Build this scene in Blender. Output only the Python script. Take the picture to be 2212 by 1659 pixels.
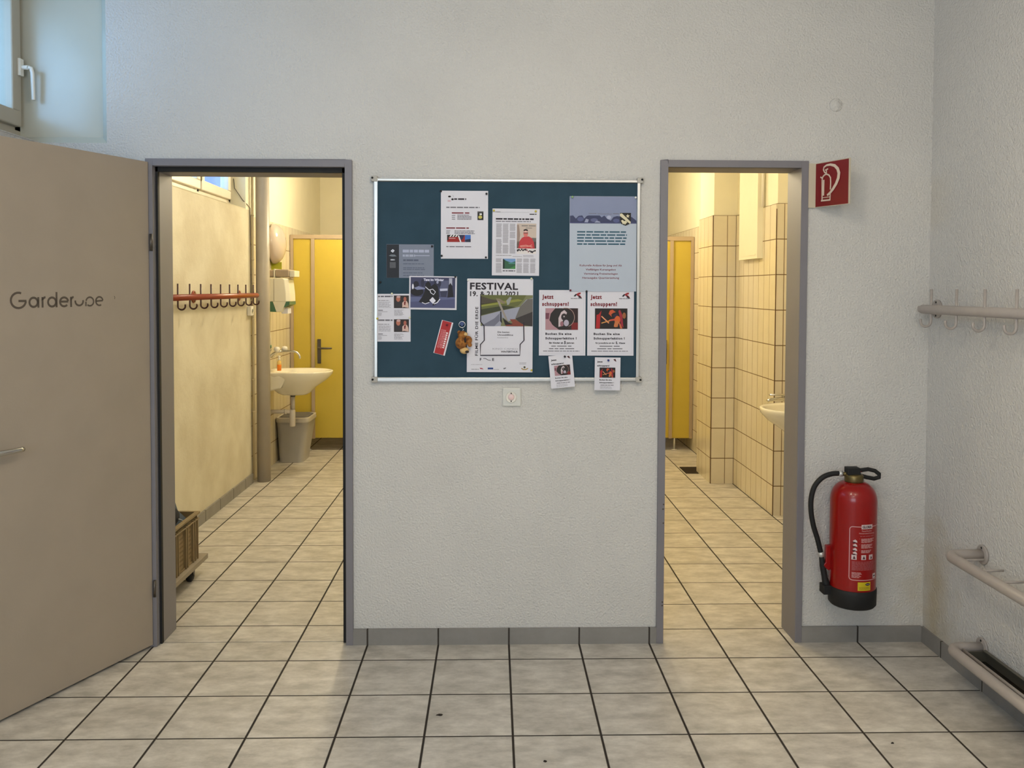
import bpy, bmesh, math, random
from mathutils import Vector, Matrix
random.seed(7)
sc = bpy.context.scene
for o in list(bpy.data.objects): bpy.data.objects.remove(o)
C = sc.collection

# ---------------------------------------------------------------- camera
F, PPX, PPY, IW, IH = 1852.42, 1110.82, 685.94, 2212, 1659
CP = Vector((-0.07099, -3.45479, 1.51533))
RR = Vector((0.999694, -0.0244335, 0.00385865))
RD = Vector((0.00302558, -0.0340411, -0.999416))
RF = Vector((0.0245506, 0.999122, -0.0339567))
cam = bpy.data.cameras.new('camera'); co = bpy.data.objects.new('camera', cam); C.objects.link(co)
co.matrix_world = Matrix(((RR.x, -RD.x, -RF.x, CP.x), (RR.y, -RD.y, -RF.y, CP.y), (RR.z, -RD.z, -RF.z, CP.z), (0, 0, 0, 1)))
cam.sensor_width = 36; cam.sensor_fit = 'HORIZONTAL'; cam.lens = F/IW*36
cam.shift_x = (IW/2-PPX)/IW; cam.shift_y = (PPY-IH/2)/IW
cam.clip_start = 0.05; cam.clip_end = 100
sc.camera = co

def at(px, py, Y):
    w = RR*((px-PPX)/F)+RD*((py-PPY)/F)+RF
    return CP+w*((Y-CP.y)/w.y)

# ---------------------------------------------------------------- world, light, exposure
world = bpy.data.worlds.new('sky'); sc.world = world; world.use_nodes = True
bg = world.node_tree.nodes['Background']; bg.inputs[0].default_value = (0.33, 0.60, 1.0, 1); bg.inputs[1].default_value = 6.0
sc.view_settings.view_transform = 'Standard'; sc.view_settings.look = 'None'
sc.view_settings.exposure = 0.0; sc.view_settings.gamma = 1.0
sc.cycles.max_bounces = 10; sc.cycles.diffuse_bounces = 6; sc.cycles.glossy_bounces = 4; sc.cycles.transparent_max_bounces = 12
sc.cycles.caustics_reflective = False; sc.cycles.caustics_refractive = False

def area(name, loc, size, power, color, rot=(0, 0, 0), portal=False):
    l = bpy.data.lights.new(name, 'AREA'); l.shape = 'RECTANGLE'; l.size, l.size_y = size; l.energy = power; l.color = color
    o = bpy.data.objects.new(name, l); C.objects.link(o); o.location = loc; o.rotation_euler = rot
    if portal: l.cycles.is_portal = True
    return o
def lamp(name, loc, radius, power, color):
    l = bpy.data.lights.new(name, 'POINT'); l.shadow_soft_size = radius; l.energy = power; l.color = color
    o = bpy.data.objects.new(name, l); C.objects.link(o); o.location = loc
    return o
HALL = (1.0, 0.87, 0.70)
lamp('hall_lamp', (0.0, -1.75, 2.50), .10, 29, HALL)
lamp('hall_lamp', (0.9, -2.2, 2.50), .10, 20, HALL)
area('hall_lamp', (-0.3, -3.6, 2.70), (1.2, 0.12), 20, (1.0, 0.90, 0.76))
area('hall_back_fill', (-0.9, -4.9, 1.7), (2.0, 1.3), 57, (0.68, 0.84, 1.0), (math.radians(90), 0, 0))  # unseen cool fill light added behind the viewer, placed to brighten the right wall
WARM = (1.0, 0.84, 0.56)
lamp('washroom_lamp', (-0.95, 3.9, 2.50), .12, 66, WARM)
lamp('washroom_lamp', (-0.85, 1.6, 2.50), .12, 36, (1.0, 0.86, 0.62))
lamp('washroom_lamp', (0.70, 4.05, 2.50), .12, 58, WARM)
lamp('washroom_lamp', (0.55, 1.5, 2.45), .12, 46, WARM)
area('window_portal', (-2.2, -0.5, 2.43), (1.5, 0.7), 1, (1, 1, 1), (math.radians(90), 0, math.radians(-90)), True)
area('window_portal', (-2.2, 1.85, 2.43), (2.6, 0.7), 1, (1, 1, 1), (math.radians(90), 0, math.radians(-90)), True)

# ---------------------------------------------------------------- materials
def lin(c): return tuple(((v/255)/12.92 if v/255 <= .04045 else ((v/255+.055)/1.055)**2.4) for v in c)+(1,)
MATS = {}
def mat(name, col, rough=.5, metal=0, var=0, vscale=6, bump=0, bscale=60, spec=.5, col2=None, coat=0, bdist=.002):
    if name in MATS: return MATS[name]
    m = bpy.data.materials.new(name); m.use_nodes = True; MATS[name] = m
    nt = m.node_tree; b = nt.nodes['Principled BSDF']
    b.inputs['Base Color'].default_value = lin(col); b.inputs['Roughness'].default_value = rough
    b.inputs['Metallic'].default_value = metal; b.inputs['Specular IOR Level'].default_value = spec; b.inputs['Coat Weight'].default_value = coat
    tc = nt.nodes.new('ShaderNodeTexCoord')
    n = nt.nodes.new('ShaderNodeTexNoise'); n.inputs['Scale'].default_value = vscale; n.inputs['Detail'].default_value = 4
    nt.links.new(tc.outputs['Object'], n.inputs['Vector'])
    mx = nt.nodes.new('ShaderNodeMix'); mx.data_type = 'RGBA'
    c1 = lin(col); v = max(var, .03); c2 = lin(col2) if col2 else tuple(x*(1-v) for x in c1[:3])+(1,)
    mx.inputs[6].default_value = c1; mx.inputs[7].default_value = c2
    rmp = nt.nodes.new('ShaderNodeValToRGB'); rmp.color_ramp.elements[0].position = .38; rmp.color_ramp.elements[1].position = .64
    nt.links.new(n.outputs['Fac'], rmp.inputs['Fac']); nt.links.new(rmp.outputs['Color'], mx.inputs[0])
    nt.links.new(mx.outputs[2], b.inputs['Base Color'])
    if bump:
        n2 = nt.nodes.new('ShaderNodeTexNoise'); n2.inputs['Scale'].default_value = bscale; n2.inputs['Detail'].default_value = 3
        nt.links.new(tc.outputs['Object'], n2.inputs['Vector'])
        bp = nt.nodes.new('ShaderNodeBump'); bp.inputs['Strength'].default_value = bump; bp.inputs['Distance'].default_value = bdist
        nt.links.new(n2.outputs['Fac'], bp.inputs['Height']); nt.links.new(bp.outputs['Normal'], b.inputs['Normal'])
    return m

def grid_mat(name, base, base2, grout, axes, periods, offs, half, rough=.35, scale=7, bump=.6):
    """tiles with recessed grout: axes = two of 'XYZ' in object space"""
    m = bpy.data.materials.new(name); m.use_nodes = True; nt = m.node_tree; b = nt.nodes['Principled BSDF']; MATS[name] = m
    N = nt.nodes.new; L = nt.links.new
    tc = N('ShaderNodeTexCoord'); sp = N('ShaderNodeSeparateXYZ'); L(tc.outputs['Object'], sp.inputs[0])
    ds = []; cells = []
    for a, p, o, h in zip(axes, periods, offs, half):
        ad = N('ShaderNodeMath'); ad.operation = 'SUBTRACT'; L(sp.outputs[a], ad.inputs[0]); ad.inputs[1].default_value = o
        pp = N('ShaderNodeMath'); pp.operation = 'PINGPONG'; L(ad.outputs[0], pp.inputs[0]); pp.inputs[1].default_value = p/2
        mr = N('ShaderNodeMapRange'); mr.interpolation_type = 'SMOOTHSTEP'
        mr.inputs['From Min'].default_value = h*.7; mr.inputs['From Max'].default_value = h*1.5
        L(pp.outputs[0], mr.inputs['Value']); ds.append(mr)
        dv = N('ShaderNodeMath'); dv.operation = 'DIVIDE'; L(ad.outputs[0], dv.inputs[0]); dv.inputs[1].default_value = p
        fl = N('ShaderNodeMath'); fl.operation = 'FLOOR'; L(dv.outputs[0], fl.inputs[0]); cells.append(fl)
    mn = N('ShaderNodeMath'); mn.operation = 'MINIMUM'; L(ds[0].outputs[0], mn.inputs[0]); L(ds[1].outputs[0], mn.inputs[1])
    cb = N('ShaderNodeCombineXYZ'); L(cells[0].outputs[0], cb.inputs[0]); L(cells[1].outputs[0], cb.inputs[1])
    wn = N('ShaderNodeTexWhiteNoise'); wn.noise_dimensions = '2D'; L(cb.outputs[0], wn.inputs['Vector'])
    # each tile shifts the mottling so that no two tiles repeat
    vm = N('ShaderNodeVectorMath'); vm.operation = 'MULTIPLY_ADD'; L(wn.outputs['Color'], vm.inputs[0]); vm.inputs[1].default_value = (5, 5, 5); L(tc.outputs['Object'], vm.inputs[2])
    mp = N('ShaderNodeMapping'); mp.inputs['Scale'].default_value = (.8, 1.5, 1); L(vm.outputs[0], mp.inputs[0])
    n = N('ShaderNodeTexNoise'); n.inputs['Scale'].default_value = scale; n.inputs['Detail'].default_value = 7; n.inputs['Roughness'].default_value = .68; L(mp.outputs[0], n.inputs['Vector'])
    rp = N('ShaderNodeValToRGB'); rp.color_ramp.elements[0].position = .36; rp.color_ramp.elements[1].position = .66
    rp.color_ramp.elements[0].color = lin(base2); rp.color_ramp.elements[1].color = lin(base); L(n.outputs['Fac'], rp.inputs[0])
    mx = N('ShaderNodeMix'); mx.data_type = 'RGBA'; mx.inputs[6].default_value = lin(grout); L(mn.outputs[0], mx.inputs[0]); L(rp.outputs[0], mx.inputs[7])
    L(mx.outputs[2], b.inputs['Base Color'])
    r2 = N('ShaderNodeMapRange'); r2.inputs['To Min'].default_value = .9; r2.inputs['To Max'].default_value = rough; L(mn.outputs[0], r2.inputs['Value']); L(r2.outputs[0], b.inputs['Roughness'])
    bp = N('ShaderNodeBump'); bp.inputs['Strength'].default_value = bump; bp.inputs['Distance'].default_value = .003
    ml = N('ShaderNodeMath'); ml.operation = 'MULTIPLY_ADD'; L(n.outputs['Fac'], ml.inputs[0]); ml.inputs[1].default_value = .12; L(mn.outputs[0], ml.inputs[2])
    L(ml.outputs[0], bp.inputs['Height']); L(bp.outputs['Normal'], b.inputs['Normal'])
    return m

def plaster(name, col, stain=None, bump=.9):
    """rough-cast painted plaster with faint large patches"""
    m = mat(name, col, .85, var=.05, vscale=2.2, bump=bump, bscale=120, spec=.2, bdist=.007)
    if stain:      # old yellow damp stain at the foot of the corner
        nt = m.node_tree; L = nt.links.new; tc = nt.nodes['Texture Coordinate']; b = nt.nodes['Principled BSDF']
        mp = nt.nodes.new('ShaderNodeMapping'); mp.inputs['Location'].default_value = (-1.80*4, -.06*4, -.16*1.6); mp.inputs['Scale'].default_value = (4, 4, 1.6)
        ln = nt.nodes.new('ShaderNodeVectorMath'); ln.operation = 'LENGTH'; L(tc.outputs['Object'], mp.inputs[0]); L(mp.outputs[0], ln.inputs[0])
        ns = nt.nodes.new('ShaderNodeTexNoise'); ns.inputs['Scale'].default_value = 9; L(tc.outputs['Object'], ns.inputs['Vector'])
        ad = nt.nodes.new('ShaderNodeMath'); ad.operation = 'ADD'; L(ln.outputs['Value'], ad.inputs[0]); L(ns.outputs['Fac'], ad.inputs[1])
        mr = nt.nodes.new('ShaderNodeMapRange'); mr.inputs['From Min'].default_value = .5; mr.inputs['From Max'].default_value = 1.25; mr.inputs['To Min'].default_value = .55; mr.inputs['To Max'].default_value = 0; L(ad.outputs[0], mr.inputs['Value'])
        src = b.inputs['Base Color'].links[0].from_socket; mx = nt.nodes.new('ShaderNodeMix'); mx.data_type = 'RGBA'
        mx.inputs[7].default_value = lin(stain); L(mr.outputs[0], mx.inputs[0]); L(src, mx.inputs[6]); L(mx.outputs[2], b.inputs['Base Color'])
    return m
plaster_w = plaster('rough_white_plaster', (206, 204, 200), (170, 152, 108))
plaster_in = mat('aged_cream_plaster', (206, 200, 180), .85, var=.07, vscale=3.5, bump=.5, bscale=40, spec=.2, bdist=.004, col2=(192, 184, 162))
paint_in = mat('cream_wall_paint', (224, 218, 194), .7, bump=.1)
paint_gloss = mat('glossy_cream_paint', (192, 190, 176), .2, bump=.05, bscale=8, spec=.55, bdist=.004)
ceil_m = mat('ceiling_paint', (205, 203, 196), .9)
floor_m = grid_mat('grey_floor_tiles', (206, 201, 192), (166, 161, 152), (38, 30, 22), 'XY', (.3, .3), (0, 0), (.0036, .0030), .42, 11)
floor_l = grid_mat('grey_floor_tiles_shifted', (206, 201, 192), (166, 161, 152), (38, 30, 22), 'XY', (.3, .3), (0, .064), (.0036, .0030), .42, 11)
skirt_x = grid_mat('skirting_tiles_along_x', (140, 137, 133), (128, 125, 121), (52, 46, 40), 'XZ', (.3, 10), (0, 5), (.003, .001), .5, 6)
skirt_y = grid_mat('skirting_tiles_along_y', (140, 137, 133), (128, 125, 121), (52, 46, 40), 'YZ', (.3, 10), (-.012, 5), (.003, .001), .5, 6)
wt_x = grid_mat('white_wall_tiles_facing_front', (214, 205, 182), (207, 197, 173), (104, 78, 44), 'XZ', (.121, .2358), (1.737-.0, 2.085), (.0020, .0026), .2, 3, .4)
wt_y = grid_mat('white_wall_tiles_facing_side', (214, 205, 182), (207, 197, 173), (104, 78, 44), 'YZ', (.121, .2358), (2.21, 2.085), (.0022, .0026), .2, 3, .4)
frame_m = mat('grey_frame_paint', (122, 119, 124), .5, bump=.08, bscale=120)
black_m = mat('black_rubber', (14, 14, 15), .7)
leaf_m = mat('warm_grey_door_paint', (160, 148, 133), .5, bump=.12, bscale=120, var=.04)
chrome = mat('brushed_chrome', (200, 198, 192), .22, 1)
steel = mat('dark_steel', (96, 90, 84), .4, .8)
brass = mat('aged_brass', (112, 98, 62), .4, .8)
alu = mat('aluminium', (205, 205, 203), .35, .55)
board_m = mat('blue_green_felt', (52, 74, 88), .95, var=.08, vscale=10, bump=.3, bscale=400, spec=.15)
white_pl = mat('white_plastic', (226, 222, 212), .4)
ivory_pl = mat('ivory_plastic', (218, 214, 198), .35)
wood_win = mat('cream_window_lacquer', (214, 205, 186), .4)
win_front = mat('grey_beige_window_lacquer', (176, 168, 152), .45)
rack_m = mat('pale_grey_lacquer', (164, 156, 150), .45, var=.05, vscale=30, bump=.05)
red_l = mat('extinguisher_red', (142, 6, 6), .28, coat=.2, spec=.4)
red_d = mat('plastic_red', (190, 22, 34), .4)
rail_b = mat('red_brown_lacquer', (132, 50, 24), .3)
hook_b = mat('dark_maroon_lacquer', (54, 18, 16), .35)
yellow = mat('yellow_laminate', (190, 168, 66), .35, var=.04)
post_m = mat('beige_aluminium', (176, 158, 134), .4, .2)
porc = mat('white_porcelain', (226, 220, 200), .12, spec=.6)
pvc = mat('pale_grey_pvc', (196, 188, 176), .45)
pipe_m = mat('grey_pipe_paint', (168, 160, 148), .4, var=.05, vscale=9)
copper_m = mat('small_pipe_paint', (196, 180, 144), .5)
bin_m = mat('grey_bin_plastic', (150, 146, 140), .5)
bin_d = mat('dark_bin_inside', (88, 86, 84), .7)
crate_m = mat('tan_crate_plastic', (132, 114, 82), .55, var=.1, vscale=14)
crate_d = mat('brown_crate_shadow_plastic', (112, 92, 62), .6)
dolly_m = mat('grey_dolly_wood', (150, 140, 124), .7, var=.1)
navy = mat('navy_cloth', (22, 26, 38), .9, bump=.3)
bluegrey = mat('blue_grey_sheet', (82, 96, 112), .5, bump=.15, bscale=20)
green_t = mat('translucent_green_plastic', (70, 112, 88), .3)
green_y = mat('yellow_green_card', (176, 178, 44), .6)
paperm = mat('white_paper', (214, 213, 222), .7)
paper_b = mat('pale_blue_paper', (176, 186, 200), .6)
paper_h = mat('lavender_grey_print', (128, 138, 168), .6)
paper_g = mat('slate_grey_print', (118, 126, 144), .6)
ink = mat('black_ink', (30, 22, 34), .7)
ink_g = mat('grey_ink', (110, 108, 116), .7)
ink_lg = mat('light_grey_ink', (160, 158, 166), .7)
ink_r = mat('dark_red_ink', (118, 20, 36), .7)
ink_b = mat('blue_ink', (30, 62, 130), .7)
ink_t = mat('teal_ink', (40, 84, 104), .7)
cols = {}
def cm(r, g, b):
    k = 'print_%02x%02x%02x' % (r, g, b)
    return mat(k, (r, g, b), .65)

def glass():
    m = bpy.data.materials.new('window_glass'); m.use_nodes = True; nt = m.node_tree; nt.nodes.clear()
    o = nt.nodes.new('ShaderNodeOutputMaterial'); t = nt.nodes.new('ShaderNodeBsdfTransparent'); g = nt.nodes.new('ShaderNodeBsdfGlossy'); g.inputs['Roughness'].default_value = .02
    fr = nt.nodes.new('ShaderNodeValue'); fr.outputs[0].default_value = .07; mx = nt.nodes.new('ShaderNodeMixShader')
    t.inputs[0].default_value = (.93, .97, .98, 1)
    nt.links.new(fr.outputs[0], mx.inputs[0]); nt.links.new(t.outputs[0], mx.inputs[1]); nt.links.new(g.outputs[0], mx.inputs[2]); nt.links.new(mx.outputs[0], o.inputs[0])
    return m
glass_m = glass()

# ---------------------------------------------------------------- mesh helpers
class MB:
    def __init__(s, *mats): s.bm = bmesh.new(); s.mats = list(mats)
    def mi(s, m):
        if m is None: return 0
        if m not in s.mats: s.mats.append(m)
        return s.mats.index(m)
    def box(s, x0, x1, y0, y1, z0, z1, m=None, M=None):
        v = [Vector((x, y, z)) for x in (x0, x1) for y in (y0, y1) for z in (z0, z1)]
        if M: v = [M @ p for p in v]
        v = [s.bm.verts.new(p) for p in v]; k = s.mi(m)
        for f in ((0, 1, 3, 2), (4, 6, 7, 5), (0, 4, 5, 1), (2, 3, 7, 6), (0, 2, 6, 4), (1, 5, 7, 3)):
            fc = s.bm.faces.new([v[i] for i in f]); fc.material_index = k
        return s
    def tube(s, pts, r, m=None, n=12, smooth=True, caps=True, closed=False, flat=None):
        pts = [Vector(p) for p in pts]; k = s.mi(m); rs = r if isinstance(r, (list, tuple)) else [r]*len(pts)
        rings = []; up = None; N = len(pts)
        for i, p in enumerate(pts):
            if closed: t = (pts[(i+1) % N]-pts[i-1]).normalized()
            else: t = (pts[min(i+1, N-1)]-pts[max(i-1, 0)]).normalized()
            if up is None: up = Vector((0, 0, 1)) if abs(t.z) < .9 else Vector((1, 0, 0))
            up = (up-t*up.dot(t)).normalized(); sd = t.cross(up)
            fl = flat or 1
            rings.append([s.bm.verts.new(p+(up*math.cos(a)*fl+sd*math.sin(a))*rs[i]) for a in [2*math.pi*j/n for j in range(n)]])
        for i in range(N if closed else N-1):
            A, B = rings[i], rings[(i+1) % N]
            for j in range(n):
                f = s.bm.faces.new((A[j], A[(j+1) % n], B[(j+1) % n], B[j])); f.material_index = k; f.smooth = smooth
        if caps and not closed:
            for R_ in (rings[0], rings[-1]):
                f = s.bm.faces.new(R_); f.material_index = k
        return s
    def cyl(s, a, b, r, m=None, n=24, r2=None, smooth=True): return s.tube([a, b], [r, r if r2 is None else r2], m, n, smooth)
    def lathe(s, prof, c, axis='Z', m=None, n=32, sx=1, sy=1, cap=False):
        k = s.mi(m); c = Vector(c); rings = []
        for r, h in prof:
            ring = []
            for j in range(n):
                a = 2*math.pi*j/n; u, v = r*math.cos(a)*sx, r*math.sin(a)*sy
                p = {'Z': Vector((u, v, h)), 'Y': Vector((u, h, v)), 'X': Vector((h, u, v))}[axis]
                ring.append(s.bm.verts.new(c+p))
            rings.append(ring)
        for A, B in zip(rings, rings[1:]):
            for j in range(n):
                f = s.bm.faces.new((A[j], A[(j+1) % n], B[(j+1) % n], B[j])); f.material_index = k; f.smooth = True
        for R_ in (rings[0], rings[-1]):
            if (R_[0].co-R_[n//2].co).length > 1e-5:
                f = s.bm.faces.new(R_); f.material_index = k
        return s
    def prism(s, poly, vec, m=None, M=None):
        k = s.mi(m); vec = Vector(vec); poly = [Vector(p) for p in poly]
        a = [s.bm.verts.new(p) for p in poly]; b = [s.bm.verts.new(p+vec) for p in poly]
        n = len(a)
        for f in (a[::-1], b): s.bm.faces.new(f).material_index = k
        for i in range(n): s.bm.faces.new((a[i], a[(i+1) % n], b[(i+1) % n], b[i])).material_index = k
        return s
    def loft(s, rings, m=None, smooth=True, caps=True):
        k = s.mi(m); R_ = [[s.bm.verts.new(Vector(p)) for p in r] for r in rings]; n = len(R_[0])
        for A, B in zip(R_, R_[1:]):
            for j in range(n):
                f = s.bm.faces.new((A[j], A[(j+1) % n], B[(j+1) % n], B[j])); f.material_index = k; f.smooth = smooth
        if caps:
            for r in (R_[0], R_[-1]): s.bm.faces.new(r).material_index = k
        return s
    def build(s, name, parent=None, bevel=0, loc=None, solid=False):
        bmesh.ops.remove_doubles(s.bm, verts=s.bm.verts, dist=1e-6)
        bmesh.ops.recalc_face_normals(s.bm, faces=s.bm.faces)
        me = bpy.data.meshes.new(name); s.bm.to_mesh(me); s.bm.free()
        for m in s.mats: me.materials.append(m)
        o = bpy.data.objects.new(name, me); C.objects.link(o)
        if loc is not None:
            me.transform(Matrix.Translation(-Vector(loc))); o.location = loc
        if parent is not None:
            o.parent = parent
            if loc is None: me.transform(Matrix.Translation(-root_loc(parent)))
            else: o.location = Vector(loc)-root_loc(parent)
        if bevel:
            b = o.modifiers.new('bevel', 'BEVEL'); b.width = bevel; b.segments = 2; b.limit_method = 'ANGLE'; b.angle_limit = math.radians(40)
        return o
def build_each(mb, name, parent, label=None, bevel=0):
    """every separate piece of the mesh becomes a part of its own"""
    bm = mb.bm; bm.verts.ensure_lookup_table(); seen = set(); out = []
    for v0 in bm.verts:
        if v0 in seen: continue
        st = [v0]; seen.add(v0); isl = []
        while st:
            v = st.pop(); isl.append(v)
            for e in v.link_edges:
                w = e.other_vert(v)
                if w not in seen: seen.add(w); st.append(w)
        n = MB(*mb.mats); mp = {v: n.bm.verts.new(v.co) for v in isl}
        fs = {f for v in isl for f in v.link_faces}
        for f in fs:
            g = n.bm.faces.new([mp[v] for v in f.verts]); g.material_index = f.material_index; g.smooth = f.smooth
        o = n.build(name, parent, bevel); out.append(o)
        if label: o['label'] = label
    bm.free(); return out
def root_loc(o):
    v = Vector((0, 0, 0))
    while o is not None: v += Vector(o.location); o = o.parent
    return v
def tag(o, label=None, cat=None, group=None, kind=None):
    if label: o['label'] = label
    if cat: o['category'] = cat
    if group: o['group'] = group
    if kind: o['kind'] = kind
    return o
def thing(name, loc, label, cat, group=None, kind=None):
    o = bpy.data.objects.new(name, None); C.objects.link(o); o.location = loc; o.empty_display_size = .05
    return tag(o, label, cat, group, kind)
def struct(mb, name, label, cat='wall', parent=None):
    o = mb.build(name, parent); tag(o, label, cat, kind='structure'); return o
def copy_tree(o, parent=None):
    c = o.copy(); C.objects.link(c); c.parent = parent
    for ch in list(o.children): copy_tree(ch, c)
    return c
def arc(c, r, a0, a1, n, ax=0, ay=2):
    out = []
    for i in range(n+1):
        a = math.radians(a0+(a1-a0)*i/n); p = Vector(c); p[ax] += r*math.cos(a); p[ay] += r*math.sin(a); out.append(p)
    return out
def spline(pts, n=8):
    P = [Vector(p) for p in pts]; P = [P[0]*2-P[1]]+P+[P[-1]*2-P[-2]]; out = []
    for i in range(1, len(P)-2):
        for k in range(n):
            t = k/n; a, b, c, d = P[i-1], P[i], P[i+1], P[i+2]
            out.append(.5*((2*b)+(c-a)*t+(2*a-5*b+4*c-d)*t*t+(3*b-a-3*c+d)*t**3))
    out.append(P[-2]); return out

# ---------------------------------------------------------------- flat printed art
_txt = {}
def text_mesh(s, size, bold, shear=0, sx=1, track=1):
    cu = bpy.data.curves.new('t', 'FONT'); cu.body = s; cu.size = size; cu.offset = bold; cu.resolution_u = 2; cu.shear = shear; cu.space_character = track
    o = bpy.data.objects.new('t', cu); C.objects.link(o)
    dg = bpy.context.evaluated_depsgraph_get(); dg.update()
    me = o.evaluated_get(dg).to_mesh()
    V = [(v.co.x*sx, v.co.y) for v in me.vertices]; Fc = [tuple(p.vertices) for p in me.polygons]
    o.evaluated_get(dg).to_mesh_clear(); bpy.data.objects.remove(o); bpy.data.curves.remove(cu)
    return V, Fc
class Art:
    """prints flat shapes on a surface; fn maps (u, v, layer) to a point"""
    def __init__(s, mb, fn, sub=None): s.mb, s.fn, s.sub = mb, fn, sub
    def poly(s, pts, m, layer=1):
        k = s.mb.mi(m)
        try: s.mb.bm.faces.new([s.mb.bm.verts.new(s.fn(u, v, layer)) for u, v in pts]).material_index = k
        except ValueError: pass
    def rect(s, u0, v0, u1, v1, m, layer=1):
        if u0 > u1: u0, u1 = u1, u0
        n = max(1, int(math.ceil((u1-u0)/s.sub))) if s.sub else 1
        for i in range(n):
            a, b = u0+(u1-u0)*i/n, u0+(u1-u0)*(i+1)/n
            s.poly([(a, v0), (b, v0), (b, v1), (a, v1)], m, layer)
    def ell(s, cu, cv, ru, rv, m, layer=1, n=20, rot=0):
        c, d = math.cos(rot), math.sin(rot)
        s.poly([(cu+ru*math.cos(a)*c-rv*math.sin(a)*d, cv+ru*math.cos(a)*d+rv*math.sin(a)*c) for a in [2*math.pi*i/n for i in range(n)]], m, layer)
    def stroke(s, pts, w, m, layer=1, closed=False):
        N = len(pts); ws = w if isinstance(w, (list, tuple)) else [w]*N; k = s.mb.mi(m); L = []
        for i in range(N):
            if closed: a, b = pts[i-1], pts[(i+1) % N]
            else: a, b = pts[max(i-1, 0)], pts[min(i+1, N-1)]
            t = Vector((b[0]-a[0], b[1]-a[1])); t.normalize(); nn = Vector((-t.y, t.x))*ws[i]/2
            L.append((s.mb.bm.verts.new(s.fn(pts[i][0]+nn.x, pts[i][1]+nn.y, layer)), s.mb.bm.verts.new(s.fn(pts[i][0]-nn.x, pts[i][1]-nn.y, layer))))
        for i in range(N if closed else N-1):
            a, b = L[i], L[(i+1) % N]; s.mb.bm.faces.new((a[0], b[0], b[1], a[1])).material_index = k
    def text(s, body, u, v, w, h, m, bold=0, layer=1, align='L', rot=0, size=None, shear=0, track=1):
        """baseline-left at (u,v); h = cap height; w = total width (None: natural)"""
        V, Fc = text_mesh(body, 1.0, bold, shear, 1, track)
        if not V: return
        xs = [p[0] for p in V]; x0, x1 = min(xs), max(xs)
        sy = h/.73; sx = (w/(x1-x0)) if w else sy
        W = (x1-x0)*sx; du = {'L': 0, 'C': -W/2, 'R': -W}[align]
        c, d = math.cos(rot), math.sin(rot); k = s.mb.mi(m); vs = []
        for x, y in V:
            a, b = (x-x0)*sx+du, y*sy
            vs.append(s.mb.bm.verts.new(s.fn(u+(a*c-b*d)*s.us, v+(a*d+b*c)*s.vs, layer)))
        for f in Fc:
            try: s.mb.bm.faces.new([vs[i] for i in f]).material_index = k
            except ValueError: pass
    us = 1; vs = 1
    def bars(s, u0, v0, u1, rows, dv, h, m, layer=1, ragged=.15, wordw=None):
        """lines too small to read: word-sized marks"""
        sg = 1 if dv > 0 else -1; wordw = wordw or (u1-u0)*.12
        for r in range(rows):
            v = v0+dv*r; u = u0; end = u1-(u1-u0)*ragged*random.random()
            while u < end-1e-6:
                w = min(wordw*random.uniform(.4, 1.5), end-u); s.rect(u, v, u+w, v+h*sg, m, layer); u += w+wordw*.14

# paper things pinned to the board are measured in the photo's millimetre scale on the board plane
KX, KZ = .001930, .001933
def bX(px): return -.577+(px-803)*KX
def bZ(py): return 1.971-(py-386)*KZ
class Sheet:
    def __init__(s, name, x0, y0, x1, y1, depth, paper, label, cat, rot=0, curl=.0, group=None):
        s.cx, s.cy = (x0+x1)/2, (y0+y1)/2; s.mb = MB(paper); s.Y = depth; s.name = name; s.rot = rot; s.args = (label, cat, group)
        s.loc = Vector((bX(s.cx), depth, bZ(s.cy)))
        hx, hy = (x1-x0)/2*KX, (y1-y0)/2*KZ
        n = 8; k = 0
        def bend(x, z): return -curl*2*(hy-z)/(2*hy)     # pinned at the top, the foot stands off a little
        s.bend = bend
        vf = []; 
        for i in range(n+1):
            for j in range(n+1):
                x, z = -hx+2*hx*i/n, -hy+2*hy*j/n; vf.append((s.mb.bm.verts.new((x, bend(x, z), z)), s.mb.bm.verts.new((x, bend(x, z)+.0005, z))))
        g = lambda i, j, q: vf[i*(n+1)+j][q]
        for i in range(n):
            for j in range(n):
                for q in (0, 1): s.mb.bm.faces.new((g(i, j, q), g(i+1, j, q), g(i+1, j+1, q), g(i, j+1, q)))
        for i in range(n):
            for a, b in (((i, 0), (i+1, 0)), ((i, n), (i+1, n)), ((0, i), (0, i+1)), ((n, i), (n, i+1))):
                s.mb.bm.faces.new((g(*a, 0), g(*b, 0), g(*b, 1), g(*a, 1)))
        def fn(u, v, l):
            x, z = (u-s.cx)*KX, -(v-s.cy)*KZ
            return Vector((x, bend(x, z)-.00035*l, z))
        s.art = Art(s.mb, fn); s.art.vs = -1
    def done(s):
        o = s.mb.build(s.name); o.location = s.loc; o.rotation_euler = (0, s.rot, 0); tag(o, *s.args); return o

# ================================================================ THE SETTING
FW = .1587      # face of the front wall
CZ = 2.78       # ceiling
# floors
m = MB(floor_m); m.box(-2.25, 2.2, -5.2, .186, -.05, 0); m.box(.0, 2.2, .186, 6.0, -.05, 0); struct(m, 'floor', 'pale grey tiled floor of the hall and right washroom', 'floor')
m = MB(floor_l); m.box(-2.25, 0, .192, 6.0, -.05, 0); struct(m, 'floor', 'pale tiled floor of the left washroom', 'floor')
m = MB(mat('dark_grout', (48, 38, 28), .9)); m.box(-2.25, 0, .186, .192, -.05, -.002); struct(m, 'trim_1', 'dark joint across the left doorway', 'trim')
m = MB(ceil_m); m.box(-2.4, 2.3, -5.3, 6.1, CZ, CZ+.08); struct(m, 'ceiling', 'plain pale ceiling above hall and washrooms', 'ceiling')
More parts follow.
